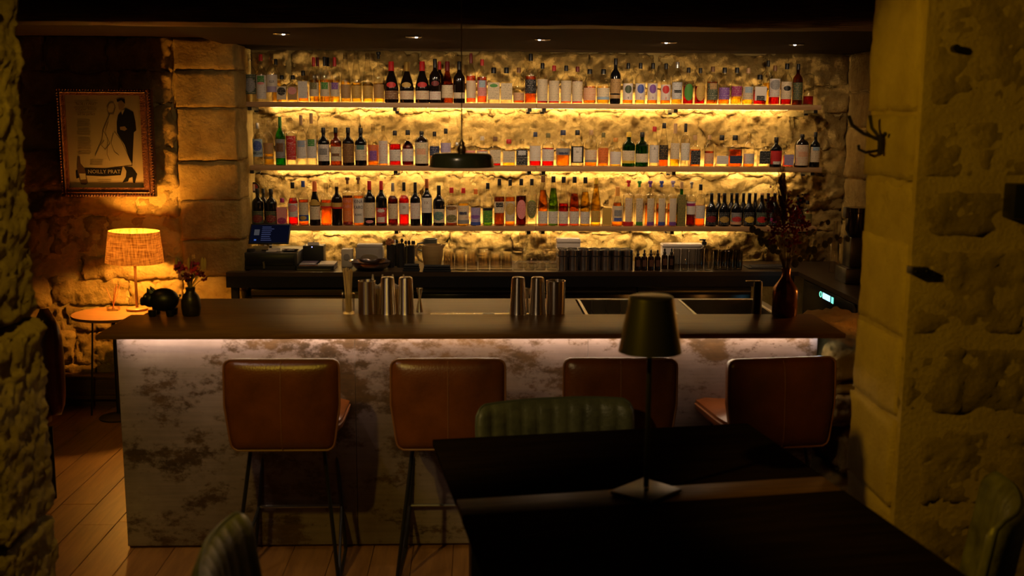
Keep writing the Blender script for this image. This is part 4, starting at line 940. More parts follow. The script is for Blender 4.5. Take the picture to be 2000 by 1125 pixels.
# square the frame up: it is a plain rectangle hung on the wall
ox0, ox1 = min(O[0][0], O[3][0]) * .5 + max(O[0][0], O[3][0]) * .5, (O[1][0] + O[2][0]) / 2
oz0, oz1 = (O[2][1] + O[3][1]) / 2, (O[0][1] + O[1][1]) / 2
ix0, ix1, iz0, iz1 = (I[0][0] + I[3][0]) / 2, (I[1][0] + I[2][0]) / 2, (I[2][1] + I[3][1]) / 2, (I[0][1] + I[1][1]) / 2
for nm, poly in (('frame_rail', [(ox0, oz1), (ox1, oz1), (ix1, iz1), (ix0, iz1)]), ('frame_rail', [(ox0, oz0), (ox1, oz0), (ix1, iz0), (ix0, iz0)]), ('frame_stile', [(ox0, oz0), (ox0, oz1), (ix0, iz1), (ix0, iz0)]), ('frame_stile', [(ox1, oz0), (ox1, oz1), (ix1, iz1), (ix1, iz0)])):
    r_ = kid(MB().prism(poly, fy - .012, fy + .03), nm, FR, po, ang=20)
    (xa, za), (xb, zb2) = poly[0], poly[1]; (xc, zc), (xd, zd) = poly[3], poly[2]
    n = int(math.hypot(xb - xa, zb2 - za) / .018); mb = MB()
    for k in range(n + 1):
        f = k / n; x = xa + (xb - xa) * f; z = za + (zb2 - za) * f; x2 = xc + (xd - xc) * f; z2 = zc + (zd - zc) * f
        mb.ball((x * .88 + x2 * .12, fy - .014, z * .88 + z2 * .12), .008, 6, 4)
    kid(mb, 'beading', FR, r_)
    kid(MB().tube([(xa * .5 + xc * .5, fy - .014, za * .5 + zc * .5), (xb * .5 + xd * .5, fy - .014, zb2 * .5 + zd * .5)], .006, 6), 'moulding', FR, r_)
sh = kid(MB().box(ix0 - .004, ix1 + .004, fy + .004, fy + .012, iz0 - .004, iz1 + .004), 'sheet', pm('poster_paper', (.82, .68, .46), .6), po)
INK = pm('poster_ink', (.015, .012, .012), .6); FLESH = pm('poster_flesh', (.55, .38, .22), .7); SEPIA = pm('poster_sepia', (.18, .10, .05), .7); DRESS = pm('poster_dress', (.85, .72, .5), .7)
def poly(name, pts, mat, lay=1, par=None):
    y = fy + .004 - .0006 * lay; q = [PP(*a) for a in pts]
    return kid(MB().prism(q, y, y + .0005), name, mat, par or sh, smooth=False)
def line(name, pts, w=.0011, mat=None):
    y = fy + .0024; return kid(MB().tube([(PP(*a)[0], y, PP(*a)[1]) for a in pts], w, 4), name, mat or SEPIA, sh)
poly('dress', [(560, 330), (610, 350), (620, 490), (690, 600), (760, 780), (650, 800), (430, 700), (480, 590), (500, 470), (540, 400)], DRESS, 1)
line('dress_outline', [(600, 480), (660, 560), (710, 670), (758, 780), (640, 795)])
line('dress_outline', [(560, 330), (530, 400), (500, 470), (490, 560), (430, 695)])
line('dress_fold', [(545, 400), (520, 480), (540, 560), (535, 680), (560, 740)])
line('dress_fold', [(590, 500), (570, 580), (600, 660), (640, 690)])
line('dress_fold', [(500, 470), (540, 540), (560, 590), (520, 640), (480, 600), (510, 560)])
line('face_outline', [(555, 235), (535, 280), (548, 330), (590, 330), (608, 270), (590, 230), (555, 235)])
poly('suit', [(665, 300), (700, 275), (765, 310), (785, 400), (792, 470), (770, 490), (765, 600), (758, 765), (730, 720), (690, 600), (622, 490), (620, 400), (632, 335)], INK, 2)
poly('shirt', [(658, 300), (690, 285), (668, 335)], DRESS, 3)
poly('head', [(635, 215), (680, 205), (690, 250), (670, 290), (640, 290), (632, 250)], FLESH, 2)
poly('hair', [(618, 200), (650, 187), (690, 195), (694, 240), (680, 225), (660, 205), (625, 222)], INK, 3)
poly('hand', [(648, 440), (690, 435), (712, 460), (690, 475), (650, 465)], FLESH, 3)
poly('boot', [(680, 785), (755, 795), (800, 855), (780, 935), (762, 930), (758, 880), (730, 890), (720, 920), (668, 932), (700, 880), (705, 830)], INK, 2)
poly('banner', [(260, 822), (350, 800), (520, 805), (672, 785), (655, 865), (500, 875), (350, 868), (265, 895)], INK, 2)
poly('bottle_picture', [(278, 700), (296, 700), (302, 760), (335, 800), (368, 935), (345, 950), (305, 945), (280, 850), (272, 790)], SEPIA, 3)
poly('bottle_label', [(290, 850), (345, 850), (350, 900), (302, 905)], DRESS, 4)
def ptext(s, zx, zy, size, mat, sx=1, shear=0):
    x, z = PP(zx, zy); me = text_mesh(s, size, shear=shear, sx=sx); o = link('lettering', me, mat, sh); q = sh.parent.location; o.location = (x - q.x, -.0, z - q.z); o.location.y = fy + .001 - q.y; return o
ptext('NOILLY PRAT', 510, 835, .034, DRESS, 1.0)
ptext('Say', 360, 200, .018, SEPIA, shear=.2)
ptext('"NOILLY PRAT"', 350, 240, .026, SEPIA, .8, .2); ptext("and your 'French'", 350, 285, .024, SEPIA, .8, .2); ptext('will be perfect', 350, 328, .024, SEPIA, .8, .2)
for zx, zy, ln in ((330, 390, 5), (330, 465, 5), (335, 545, 4), (335, 600, 4), (335, 660, 3), (440, 740, 4), (510, 915, 2)):
    for k in range(ln):
        x, z = PP(zx, zy + k * 14 - 10); wd = .036 + .008 * random.random()
        kid(MB().box(x - wd, x + wd, fy + .0025, fy + .003, z - .0008, z + .0008), 'text_line', SEPIA, sh)
kid(MB().box(ix0 - .003, ix1 + .003, fy - .006, fy - .004, iz0 - .003, iz1 + .003), 'glazing', glassm('picture_glass', (.96, .95, .93), .02), po)

# chair behind the left pillar
p = (-2.19, 5.35)
t = thing('armchair', 'brown leather chair half hidden behind the left stone pillar', 'chair', (p[0], p[1], 0), -1.1)
b = cushion(.50, .50, .09, 10, .01, .10); b.v = [(v[0], v[1] + .0, v[2] + .66) for v in b.v]; b.obj('backrest', LEATHER, t, ang=70)
s_ = cushion(.48, .48, .12, 10, .01, .08); rx = Matrix.Rotation(PI / 2, 3, 'X'); s_.v = [tuple(rx @ Vector(v) + Vector((0, -.26, .42))) for v in s_.v]; s_.obj('seat', LEATHER, t, ang=70)
for sx in (-.2, .2):
    for sy in (-.46, -.04): MB().tube([(sx, sy, .37), (sx * 1.1, sy, 0)], [.016, .011], 8).obj('leg', BLACKM, t)

# ------------------------------------------------------------------ things on the bar top
def bar_at(x, y, z=1.0): return PZ(x, y, z)
def hgt(x, ytop, Y): return PY(x, ytop, Y).z
pig = bar_at(312, 619); PL = pm('black_ceramic', (.006, .006, .007), .42)
t = thing('piggy_bank', 'black ceramic piggy bank on the left end of the bar', 'piggy bank', (pig.x, pig.y + .04, 1.0), .0)
MB().ball((.01, 0, .073), .062, 24, 16, (1.12, .95, .87)).obj('body', PL, t)
hd = MB().ball((-.045, 0, .078), .036, 16, 12, (1, 1, 1)).lathe([(0, 0), (.02, 0), (.021, .012), (.018, .03)], 16)
hd2 = MB().ball((-.048, -.004, .076), .037, 16, 12); hd2.obj('head', PL, t)
sn = MB().lathe([(0, 0), (.018, 0), (.02, .004), (.019, .016), (.022, .03)], 16); r_ = Matrix.Rotation(PI / 2, 3, 'Y'); sn.v = [tuple(r_ @ Vector(v) + Vector((-.092, -.004, .066))) for v in sn.v]; sn.obj('snout', PL, t)
for y in (-.025, .022):
    e = MB().lathe([(.016, 0), (.012, .014), (.0, .034)], 10, sy=.45); r_ = Matrix.Rotation(-.45, 3, 'Y'); e.v = [tuple(r_ @ Vector(v) + Vector((-.042, y, .104))) for v in e.v]; e.obj('ear', PL, t)
    MB().ball((-.062, -.036 if y < 0 else .028, .094), .0045, 8, 6).obj('eye', pm('pig_eye', (.5, .48, .46), .3), t)
for x in (-.035, .045):
    for y in (-.03, .03): MB().lathe([(.015, 0), (.017, .004), (.019, .03)], 12, (x, y, 0)).obj('leg', PL, t)
MB().tube([(.075, 0, .08), (.085, .004, .088), (.088, -.004, .095), (.082, -.008, .096)], .004, 6).obj('tail', PL, t)
MB().box(.0, .03, -.002, .002, .124, .1275).obj('coin_slot', BLACKM, t)

def flowers(t, rnd, n, h0, h1, spread, cols, r=(.008, .014)):
    for k in range(n):
        a = rnd.uniform(0, 2 * PI); d = spread * rnd.uniform(.2, 1); h = rnd.uniform(h0, h1)
        tip = Vector((d * math.cos(a), d * math.sin(a) * .8, h))
        st = MB().tube([(0, 0, .01), (tip.x * .3, tip.y * .3, h * .5), tip], .0014, 4).obj('stem', pm('dry_stem', (.2, .13, .04), .8), t)
        c = cols[k % len(cols)]; mb = MB(); R = rnd.uniform(*r)
        for j in range(14):
            q = Vector((rnd.gauss(0, 1), rnd.gauss(0, 1), rnd.gauss(0, 1.3))).normalized() * R * rnd.uniform(.5, 1.2) + tip
            mb.ball(q, R * rnd.uniform(.3, .5), 6, 4)
        mb.obj('flower_head', pm('petal_' + c, C[c] if c != 'petal' else (.4, .03, .1), .8), st)
vp = bar_at(374, 616); R = .5 * 38 * px(4.7)
t = thing('vase', 'small dark pewter vase next to the piggy bank', 'vase', (vp.x, vp.y, 1.0))
hv = hgt(374, 561, vp.y) - 1.0
VASE = pm('dark_pewter', (.055, .042, .018), .36, .65, var=.3, vscale=30)
MB().lathe([(0, 0), (R * .82, 0), (R * .9, .004), (R, hv * .3), (R * .98, hv * .55), (R * .8, hv * .72), (R * .5, hv * .83), (R * .46, hv * .9), (R * .52, hv), (R * .45, hv), (R * .4, hv * .9), (0, hv * .85)], 32).obj('body', VASE, t)
t = thing('dried_bouquet', 'small bunch of dried pink and red flowers in the pewter vase', 'bouquet', (vp.x, vp.y, 1.0 + hv - .03))
rnd = random.Random(5); flowers(t, rnd, 16, .06, .14, .065, ['magenta', 'red', 'pink', 'darkred'], (.012, .019)); flowers(t, rnd, 8, .10, .17, .07, ['peach', 'orange'], (.005, .009))
for k in range(5):
    a = rnd.uniform(-.4, .4); MB().tube([(0, 0, .02), (a * .12, .0, .09), (a * .2, 0, .12)], .002, 5).lathe([(.001, .11), (.007, .125), (.006, .155), (.0, .17)], 8, (a * .2, 0, 0)).obj('wheat_ear', pm('wheat', (.5, .33, .12), .8), t)

def spunm(name, col, rough):
    m = pm(name, col, rough, 1); nt = m.node_tree; P = nt.nodes['Principled BSDF']; P.inputs['Anisotropic'].default_value = .95; P.inputs['Anisotropic Rotation'].default_value = .25
    tg = nt.nodes.new('ShaderNodeTangent'); tg.direction_type = 'RADIAL'; tg.axis = 'Z'; nt.links.new(tg.outputs[0], P.inputs['Tangent']); return m
SHK = spunm('spun_steel', (.80, .72, .64), .34)
def tin(x, yb, yt, wb, wt, name, label, cat='shaker', open_top=False, grp=None, mat=SHK):
    p = bar_at(x, yb); p.y += .02; H = hgt(x, yt, p.y) - 1.0; a = wb / 2 * px(p.y); b = wt / 2 * px(p.y)
    t = thing(name, label, cat, (p.x, p.y, 1.0), 0, grp)
    if open_top: pr = [(0, 0), (a * .95, 0), (a, .003), (b, H - .002), (b * 1.04, H), (b * .97, H), (a * .96, .006), (0, .006)]
    else: pr = [(a * 1.03, 0), (a, .004), (a * .985, .012), (b * 1.02, H - .012), (b * .97, H - .004), (b * .8, H), (0, H)]
    MB().lathe(pr, 36).obj('tin', mat, t)
    return t
G = 'steel shaker tins on the bar top'
tin(716.5, 614, 548, 34, 33, 'mixing_tin', 'straight steel mixing tin beside the jar of straws', 'tin', True, G)
tin(757, 614, 541, 32, 25, 'shaker_tin', 'upturned tapered steel shaker tin, nearer the straw jar', 'shaker', False, G)
tin(792.5, 614, 541, 32, 26, 'shaker_tin', 'upturned tapered steel shaker tin next to the left jigger', 'shaker', False, G)
tin(1012, 614, 541, 33, 25, 'shaker_tin', 'upturned steel shaker tin leftmost of the right-hand group', 'shaker', False, G)
tin(1050, 614, 541, 33, 25, 'shaker_tin', 'upturned steel shaker tin in the middle of the right-hand group', 'shaker', False, G)
tin(1085.5, 614, 548, 36, 37, 'mixing_tin', 'straight steel mixing tin with open rim, right of the shakers', 'tin', True, G)
for x, l in ((819, 'slim steel jigger right of the left shakers'), (1031, 'slim steel jigger between the two right shakers')):
    p = bar_at(x, 612); p.y += .035; H = hgt(x, 563, p.y) - 1.0; w = 6 * px(p.y)
    t = thing('jigger', l, 'jigger', (p.x, p.y, 1.0)); MB().lathe([(w * 1.1, 0), (w * .45, H * .55), (w * .4, H * .6), (w * 1.05, H), (w * .95, H), (w * .3, H * .62), (0, H * .6)], 20).obj('cup', SHK, t)
# straws in a jar
p = bar_at(680, 614); p.y += .02; t = thing('straw_jar', 'clear glass jar at the left of the shaker tins', 'jar', (p.x, p.y, 1.0)); H = hgt(680, 573, p.y) - 1.0; R = 12 * px(p.y)
MB().lathe([(0, 0), (R * .95, 0), (R, .004), (R, H * .85), (R * .93, H * .9), (R * 1.0, H), (R * .93, H), (R * .87, H * .9), (R * .93, H * .84), (R * .93, .008), (0, .008)], 28).obj('glass', GLASS, t)
rnd = random.Random(3); HS = hgt(680, 524, p.y) - 1.0
for k in range(16):
    a = 2 * PI * k / 16; r0 = R * .6 * rnd.uniform(.3, 1); r1 = R * .92 * rnd.uniform(.4, 1)
    s_ = thing('drinking_straw', 'natural straw standing in the glass jar by the shaker tins', 'straw', (p.x, p.y, 1.009), 0, 'natural straws in the glass jar')
    h = HS * rnd.uniform(.93, 1.02)
    MB().tube([(r0 * math.cos(a + .6), r0 * math.sin(a + .6), 0), (r1 * math.cos(a), r1 * math.sin(a), h - .009)], .0028, 6).obj('tube', pm('straw', (.62, .42, .17), .6), s_)
# squeeze bottles on the work bench
for k, x in enumerate((729, 748, 768, 789)):
    Y = 4.98 + .03 * (k % 2); q = PY(x, 600, Y); zt = hgt(x, 536, Y); R = 12 * px(Y); H = zt - .97
    t = thing('squeeze_bottle', 'translucent squeeze bottle with pointed nozzle behind the shaker tins, %s from left' % ONES[k + 1], 'squeeze bottle', (q.x, Y, .97), 0, 'squeeze bottles behind the shakers')
    MB().lathe([(0, 0), (R, .002), (R, H * .6), (R * .9, H * .66), (0, H * .66)], 20).obj('body', pm('squeeze_yellow', (.5, .33, .1), .4), t)
    MB().lathe([(R * .95, H * .66), (R * .95, H * .72), (R * .3, H * .78), (R * .12, H), (0, H)], 16).obj('nozzle', pm('nozzle_white', (.55, .45, .32), .5), t)
# tap
p = bar_at(1475, 612); Y = p.y + .06; p = PY(1475, 612, Y); t = thing('tap_column', 'black cylindrical tap column by the sinks', 'tap', (p.x, 4.875, .97)); q = PY(1475, 550, 4.875)
MB().lathe([(.026, 0), (.03, .004), (.03, .012), (.021, .016), (.021, q.z - .97 - .008), (.019, q.z - .97), (0, q.z - .97)], 24).obj('column', BLACKM, t)
MB().box(-.06, .012, -.008, .008, q.z - .97, q.z - .965, .002).obj('lever', STEELD, t)
# copper bottle vase with dried arrangement
p = bar_at(1534, 618); p.y += .02; t = thing('bottle_vase', 'iridescent copper bottle vase at the right end of the bar', 'vase', (p.x, p.y, 1.0)); Y = p.y
H = hgt(1534, 524, Y) - 1; R = 24.5 * px(Y)
VC = pm('copper_lustre', (.22, .085, .025), .24, .75, var=.4, vscale=12)
MB().lathe([(0, 0), (R * .93, 0), (R, .005), (R, H * .52), (R * .93, H * .6), (R * .55, H * .74), (R * .36, H * .82), (R * .32, H * .9), (R * .36, H), (R * .3, H), (R * .27, H * .9), (0, H * .8)], 36).obj('body', VC, t)
bq = thing('dried_bouquet', 'tall dried arrangement of pampas, red flowers and eucalyptus in copper vase', 'bouquet', (p.x, Y, 1.0 + H - .04))
def loc(x, y, dy=0): q = PY(x, y, Y + dy); return Vector((q.x - p.x, dy, q.z - (1.0 + H - .04)))
rnd = random.Random(9)
PAM = pm('pampas', (.20, .12, .035), .9)
pmb = MB()
for k in range(90):       # plume strands
    a = rnd.uniform(0, 1); b0 = loc(1531 + rnd.uniform(-3, 3), 440 - a * 60, rnd.uniform(-.01, .01)); b1 = loc(1526 + rnd.uniform(-15, 17) * (1 - a * .6), 395 - a * 75 + rnd.uniform(-8, 8), rnd.uniform(-.03, .03))
    pmb.tube([b0, (b0 + b1) / 2 + Vector((rnd.uniform(-.008, .008), 0, .01)), b1], [.0016, .0013, .0006], 4)
pl = pmb.obj('pampas_plume', PAM, bq); pl['kind'] = 'stuff'
MB().tube([(0, 0, 0), loc(1532, 470), loc(1527, 340)], .002, 5).obj('stem', PAM, bq)
def cluster(x, y, rx, ry, n, c, nm='flower_cluster'):
    mb = MB(); ce = loc(x, y, rnd.uniform(-.03, .03)); s = px(Y)
    for k in range(n):
        q = ce + Vector((rnd.gauss(0, .5) * rx * s, rnd.gauss(0, .5) * rx * s * .8, rnd.gauss(0, .5) * ry * s)); mb.ball(q, rnd.uniform(.0035, .0075), 6, 4)
    o = mb.obj(nm, pm('dried_' + c, {'red': (.42, .03, .03), 'wine': (.26, .015, .04), 'blush': (.38, .17, .09), 'purple': (.08, .03, .09), 'tan': (.3, .2, .08)}[c], .85), bq); o['kind'] = 'stuff'
    MB().tube([(0, 0, 0), ce * .5 + Vector((0, 0, .02)), ce], .0015, 4).obj('stem', pm('dry_stem', (.2, .13, .04), .8), o)
for a in ((1505, 400, 10, 26, 50, 'wine'), (1545, 415, 16, 30, 90, 'red'), (1560, 420, 12, 22, 50, 'red'), (1572, 440, 12, 14, 45, 'wine'), (1530, 440, 12, 24, 60, 'red'), (1512, 455, 9, 20, 40, 'wine'), (1565, 392, 8, 14, 25, 'purple'), (1575, 385, 6, 8, 16, 'blush'), (1552, 460, 9, 20, 40, 'red'), (1522, 410, 6, 10, 18, 'tan'), (1516, 425, 8, 12, 24, 'blush'), (1540, 480, 8, 18, 30, 'wine')): cluster(*a)
for x, y, r_ in ((1517, 415, 7), (1555, 425, 9)):
    o = MB().ball(loc(x, y), .014, 8, 6, (.55, .5, 2)); o.obj('bunny_tail', pm('dried_tan', (.3, .2, .08), .85), bq)
LEAF = pm('eucalyptus_leaf', (.2, .21, .1), .6)
lf = MB().lathe([(0, .0006), (.011, .0), (.0135, -.0006), (.011, -.001), (0, -.0008)], 12, sy=1.25).mesh('leaf'); lf.materials.append(LEAF)
for (bx, by, tx, ty, n) in ((1525, 500, 1470, 445, 11), (1540, 500, 1615, 430, 7), (1543, 505, 1655, 462, 11), (1520, 490, 1485, 470, 6), (1545, 515, 1590, 480, 6)):
    A_, B_ = loc(bx, by), loc(tx, ty, rnd.uniform(-.05, .05)); MB().tube([Vector((0, 0, 0)), A_, B_], .0016, 4).obj('stem', pm('dry_stem', (.2, .13, .04), .8), bq)
    for k in range(n):
        f = (k + 1) / n; q = A_.lerp(B_, f) + Vector((rnd.uniform(-.012, .012), rnd.uniform(-.015, .015), rnd.uniform(-.014, .014)))
        o = link('leaf', lf, None, bq, q); o.rotation_euler = (PI / 2 + rnd.uniform(-.7, .7), rnd.uniform(-.6, .6), rnd.uniform(-.6, .6)); o.scale = [rnd.uniform(.8, 1.25)] * 3

# ------------------------------------------------------------------ things on the back counter
BZ = .9
def bcz(x, ytop, Y): return PY(x, ytop, Y).z - BZ
def bx(x, Y, y=520): return PY(x, y, Y).x
DG = pm('dark_plastic', (.012, .011, .012), .45)
# till
Y0 = 6.98; x0, x1 = bx(455, Y0), bx(581, Y0); zt = bcz(510, 494, Y0)
t = thing('cash_drawer', 'black cash drawer with key on the left end of back counter', 'cash drawer', ((x0 + x1) / 2, 7.16, BZ))
kid(MB().box(x0, x1, Y0, 7.38, BZ, BZ + zt, .004), 'body', DG, t)
f = kid(MB().box(x0 + .02, x1 - .02, Y0 - .006, Y0 - .001, BZ + .03, BZ + zt - .015, .002), 'drawer_front', pm('drawer_black', (.009, .009, .01), .35), t)
kid(MB().tube([(bx(516, Y0), Y0 - .007, BZ + zt * .45), (bx(516, Y0), Y0 - .022, BZ + zt * .45)], .006, 8).box(bx(515, Y0), bx(519, Y0), Y0 - .024, Y0 - .022, BZ + zt * .1, BZ + zt * .42), 'key', STEELD, f)
TZ = BZ + zt
# touch screen on stand
p = PY(526, 458, 7.12); t = thing('touch_screen', 'tilted black touch screen till standing on the cash drawer', 'screen', (p.x, 7.14, TZ + .001))
M_ = Matrix.Rotation(-.5, 3, 'X') @ Matrix.Rotation(.16, 3, 'Y')
hc = p.z - TZ
sc_ = MB().box(-.136, .136, -.006, .006, -.07, .07, .004); sc_.v = [(v[0] + .10 * v[2], v[1], v[2]) for v in sc_.v]
R1 = Matrix.Rotation(-.35, 3, 'X'); sc_.v = [tuple(R1 @ Vector(v) + Vector((0, 0, hc))) for v in sc_.v]; so = sc_.obj('tablet', DG, t)
def scr(x0, x1, z0, z1, mat, nm='screen_element', d=.0068):
    s = MB().box(x0, x1, -d - .0004, -d, z0, z1); s.v = [tuple(R1 @ Vector((v[0] + .10 * v[2], v[1], v[2])) + Vector((0, 0, hc))) for v in s.v]; s.obj(nm, mat, so)
scr(-.128, .128, -.062, .062, emitm('screen_dark', (.03, .035, .10), .07), 'display', .0063)
for k in range(8): scr(-.055, .0 + .05 * random.random(), .045 - k * .013, .048 - k * .013, emitm('screen_text', (.3, .35, .8), .18))
scr(-.105, -.07, -.01, .03, emitm('screen_icon', (.4, .38, .42), .12)); scr(-.1, -.085, -.048, -.038, emitm('screen_blue', (.1, .25, 1), .4))
MB().box(-.05, .05, -.05, .05, 0, .006, .002).tube([(0, .01, .006), (0, .02, hc)], .009, 8).obj('stand', DG, t)
MB().box(-.035, -.02, -.03, -.024, hc - .078, hc - .07).box(.0, .02, -.03, -.024, hc - .078, hc - .07).obj('clip', PLASTW, so)
for nm, lab, cat, x, w, h, m_ in (('puck', 'small black round puck on the cash drawer', 'puck', 491, .03, .018, DG),):
    t = thing(nm, lab, cat, (bx(x, 7.05), 7.06, TZ)); MB().lathe([(0, 0), (w, 0), (w, h * .7), (w * .8, h), (0, h)], 20).obj('body', m_, t)
t = thing('card_stand', 'small pale card holder on the cash drawer', 'card holder', (bx(533, 7.05), 7.05, TZ)); MB().box(-.04, .025, -.015, .015, 0, .006).box(-.03, .05, .016, .02, 0, .022).obj('card', PLASTW, t)
t = thing('bill_tray', 'shallow dark bill tray on the right of the cash drawer', 'tray', (bx(568, 7.08), 7.08, TZ)); MB().lathe([(0, 0), (.04, 0), (.058, .010), (.056, .011), (.038, .003), (0, .003)], 24, sq=5, sy=.7).obj('tray', DG, t); MB().box(-.02, .025, -.012, .012, .004, .008).obj('receipt', PLASTW, t)
# printer, magazines
xc = bx(618, 7.02); Yq = 7.04
t = thing('document_tray', 'black open tray under the stack of magazines', 'tray', (xc, Yq, BZ)); w = 36 * px(7)
MB().box(-w, w, -.10, .12, 0, .004).box(-w, w, -.10, -.096, .004, .03).box(-w, -w + .004, -.10, .12, .004, .03).box(w - .004, w, -.1, .12, .004, .03).obj('tray', DG, t); MB().box(-w + .01, w - .02, -.1045, -.101, .004, .009).obj('edge_strip', STEELD, t)
mc = [('grey', (.22, .2, .2)), ('rust', (.3, .12, .05)), ('pale', (.45, .38, .34)), ('dusk', (.12, .09, .14))]
for k in range(12):
    c = mc[k % 4] if k > 8 else ('pale', (.4, .34, .3))
    lft = k < 7
    o = MB().box(-.062, .062, -.085, .09, 0, .0052).obj('magazine', pm('paper_' + c[0], c[1], .5), None, (xc - .045 + random.uniform(-.002, .002) if k % 2 else xc + .064, Yq + .008, BZ + .0045 + (k // 2) * .0056), random.uniform(-.03, .03))
    pos = ['bottom', 'second', 'third', 'fourth', 'fifth', 'top'][k // 2]
    tag(o, 'thin magazine in the %s stack beside the till, %s of the pile' % ('left' if k % 2 else 'right', pos if pos in ('bottom', 'top') else pos + ' from bottom'), 'magazine', 'magazines beside the till')
t = thing('receipt_printer', 'small dark receipt printer with paper behind the magazines', 'printer', (bx(615, 7.28), 7.27, BZ)); H = bcz(615, 480, 7.22); w = 20 * px(7.2)
MB().box(-w, w, -.05, .06, 0, H, .004).obj('body', DG, t); MB().box(-w * .6, w * .5, -.01, -.006, H, H + .02).obj('paper', PLASTW, t); MB().box(-.01, -.005, -.052, -.0505, H - .012, H - .006).obj('status_light', emitm('status_blue', (.3, .3, 1), 6), t)
# boxes
def sbox(name, label, cat, xa, xb, yt, Y, dep, mat, zb=0, lip=True):
    a, b = bx(xa, Y), bx(xb, Y); H = bcz((xa + xb) / 2, yt, Y) - zb; t = thing(name, label, cat, ((a + b) / 2, Y + dep / 2, BZ + zb)); w = (b - a) / 2
    MB().box(-w, w, -dep / 2, dep / 2, 0, H, .004).obj('box', mat, t)
    if lip: MB().box(-w * 1.03, w * 1.03, -dep / 2 - .004, dep / 2 + .004, H * .86, H * .9 + .008, .002).obj('lid', mat, t)
    return t
CARD = pm('cream_box', (.42, .36, .28), .6); GREYB = pm('grey_box', (.23, .2, .18), .5)
t = sbox('label_box', 'small cream box with round emblem left of the napkin box', 'box', 667, 688, 487, 7.1, .08, CARD, 0, False); MB().lathe([(.018, -.001), (.022, -.001), (.022, .001), (.018, .001)], 20).obj('emblem', GREYB, t).rotation_euler = (PI / 2, 0, 0)
t.children[1].location = (0, -.042, .07)
t = sbox('napkin_box', 'grey-white napkin dispenser with curved panel on back counter', 'dispenser', 695, 748, 484, 7.12, .12, GREYB, 0, False)
hh = bcz(720, 484, 7.12); MB().box(-.085, .085, -.05, .05, hh, hh + .02, .004).obj('lid', pm('lid_grey', (.3, .27, .25), .5), t); MB().ball((.0, -.058, .05), .06, 16, 10, (1.1, .12, .7)).obj('window', pm('window_brown', (.12, .09, .06), .4), t)
sbox('storage_box', 'white plastic box behind the steel cups', 'box', 1088, 1133, 467, 7.26, .1, PLASTW)
sbox('storage_box', 'long low white box behind the dropper bottles', 'box', 1294, 1372, 477, 7.26, .1, PLASTW)
# steel strainer bowl on stand
p = PZ(725, 526, BZ); t = thing('steel_bowl', 'wide polished steel bowl with broad rim on the back counter', 'bowl', (p.x, 6.99, BZ)); R = 42 * px(7)
MB().lathe([(0, .0), (R * .5, 0), (R * .72, .012), (R * .86, .034), (R * .9, .05), (R, .058), (R * 1.0, .061), (R * .9, .056), (R * .82, .036), (R * .6, .012), (0, .006)], 48).obj('bowl', pm('dark_polished_steel', (.4, .33, .3), .15, 1), t)
# tea and utensil tins
ul = ['rust-coloured tea tin with crumpled top', 'tin holding a pale scoop', 'black tin holding dark tools', 'shiny chrome cylinder', 'black tin holding tongs']
for k, (x, c, yt) in enumerate(((763, 'brown', 478), (775, 'black', 478), (783, 'black', 476), (795, 'steel', 480), (803, 'black', 480))):
    Y = 7.18 if k % 2 else 7.1; H = bcz(x, yt, Y); R = 7.5 * px(Y); t = thing('utensil_tin', ul[k] + ' on back counter left of pitcher', 'tin', (bx(x, Y), Y, BZ), 0, 'tins left of the pitcher')
    MB().lathe([(0, 0), (R, 0), (R, H), (R * .92, H), (R * .92, .004), (0, .004)], 18).obj('tin', STEEL if c == 'steel' else DG, t)
    if c == 'brown': 
        mb = MB(); [mb.ball((random.uniform(-R, R), random.uniform(-R, R) * .7, H + random.uniform(0, .035)), .011, 6, 4) for _ in range(16)]; mb.obj('contents', pm('tea_rust', (.28, .09, .025), .9), t)
    else:
        for j in range(3): a = random.uniform(-.5, .5); MB().tube([(a * R, 0, .006), (a * .04, .0, H + .015)], .003, 5).ball((a * .045, 0, H + .022), .008, 8, 6, (1, .4, 1.8)).obj('tool', PLASTW if k == 1 and j == 0 else DG, t)
# ceramic pitcher and cup
Y = 7.0; p = PZ(842, 524, BZ); H = bcz(842, 478, Y); s = px(Y); t = thing('pitcher', 'sand-coloured ceramic pitcher with loop handle on back counter', 'pitcher', (bx(845, Y), Y, BZ + .0))
CER = pm('sand_ceramic', (.30, .19, .07), .5, var=.15, vscale=6, stretch=(1, 1, 8))
MB().lathe([(0, 0), (15 * s, 0), (15.5 * s, .004), (20 * s, H * .55), (20.5 * s, H * .8), (19 * s, H), (17.6 * s, H), (18.6 * s, H * .8), (0, H * .4)], 32).obj('body', CER, t)
MB().tube([(-18 * s, 0, H * .9), (-24 * s, 0, H * .97), (-30 * s, 0, H * .85), (-31 * s, 0, H * .6), (-26 * s, 0, H * .38), (-18.5 * s, 0, H * .3)], .0075, 8).obj('handle', CER, t)
MB().add([(19 * s, -.02, H * .8), (19 * s, .02, H * .8), (17 * s, -.03, H), (17 * s, .03, H), (26 * s, 0, H * 1.02)], [(0, 1, 4), (0, 4, 2), (1, 3, 4)]).obj('spout', CER, t)
Y = 7.24; H = bcz(841, 466, Y); t = thing('cup', 'grey-blue glazed cup behind the pitcher', 'cup', (bx(841, Y), Y, BZ)); R = 13 * px(Y); MB().lathe([(0, 0), (R * .8, 0), (R, .02), (R, H - .003), (R * 1.04, H), (R * .92, H), (R * .9, .02), (0, .01)], 24).obj('body', pm('glaze_blue', (.10, .11, .10), .3), t); MB().tube([(-R * 1.0, 0, H * .85), (-R * 1.9, 0, H * .8), (-R * 2.0, 0, H * .6), (-R * 1.0, 0, H * .5)], .006, 8).obj('handle', pm('glaze_blue', (.1, .11, .1), .3), t)
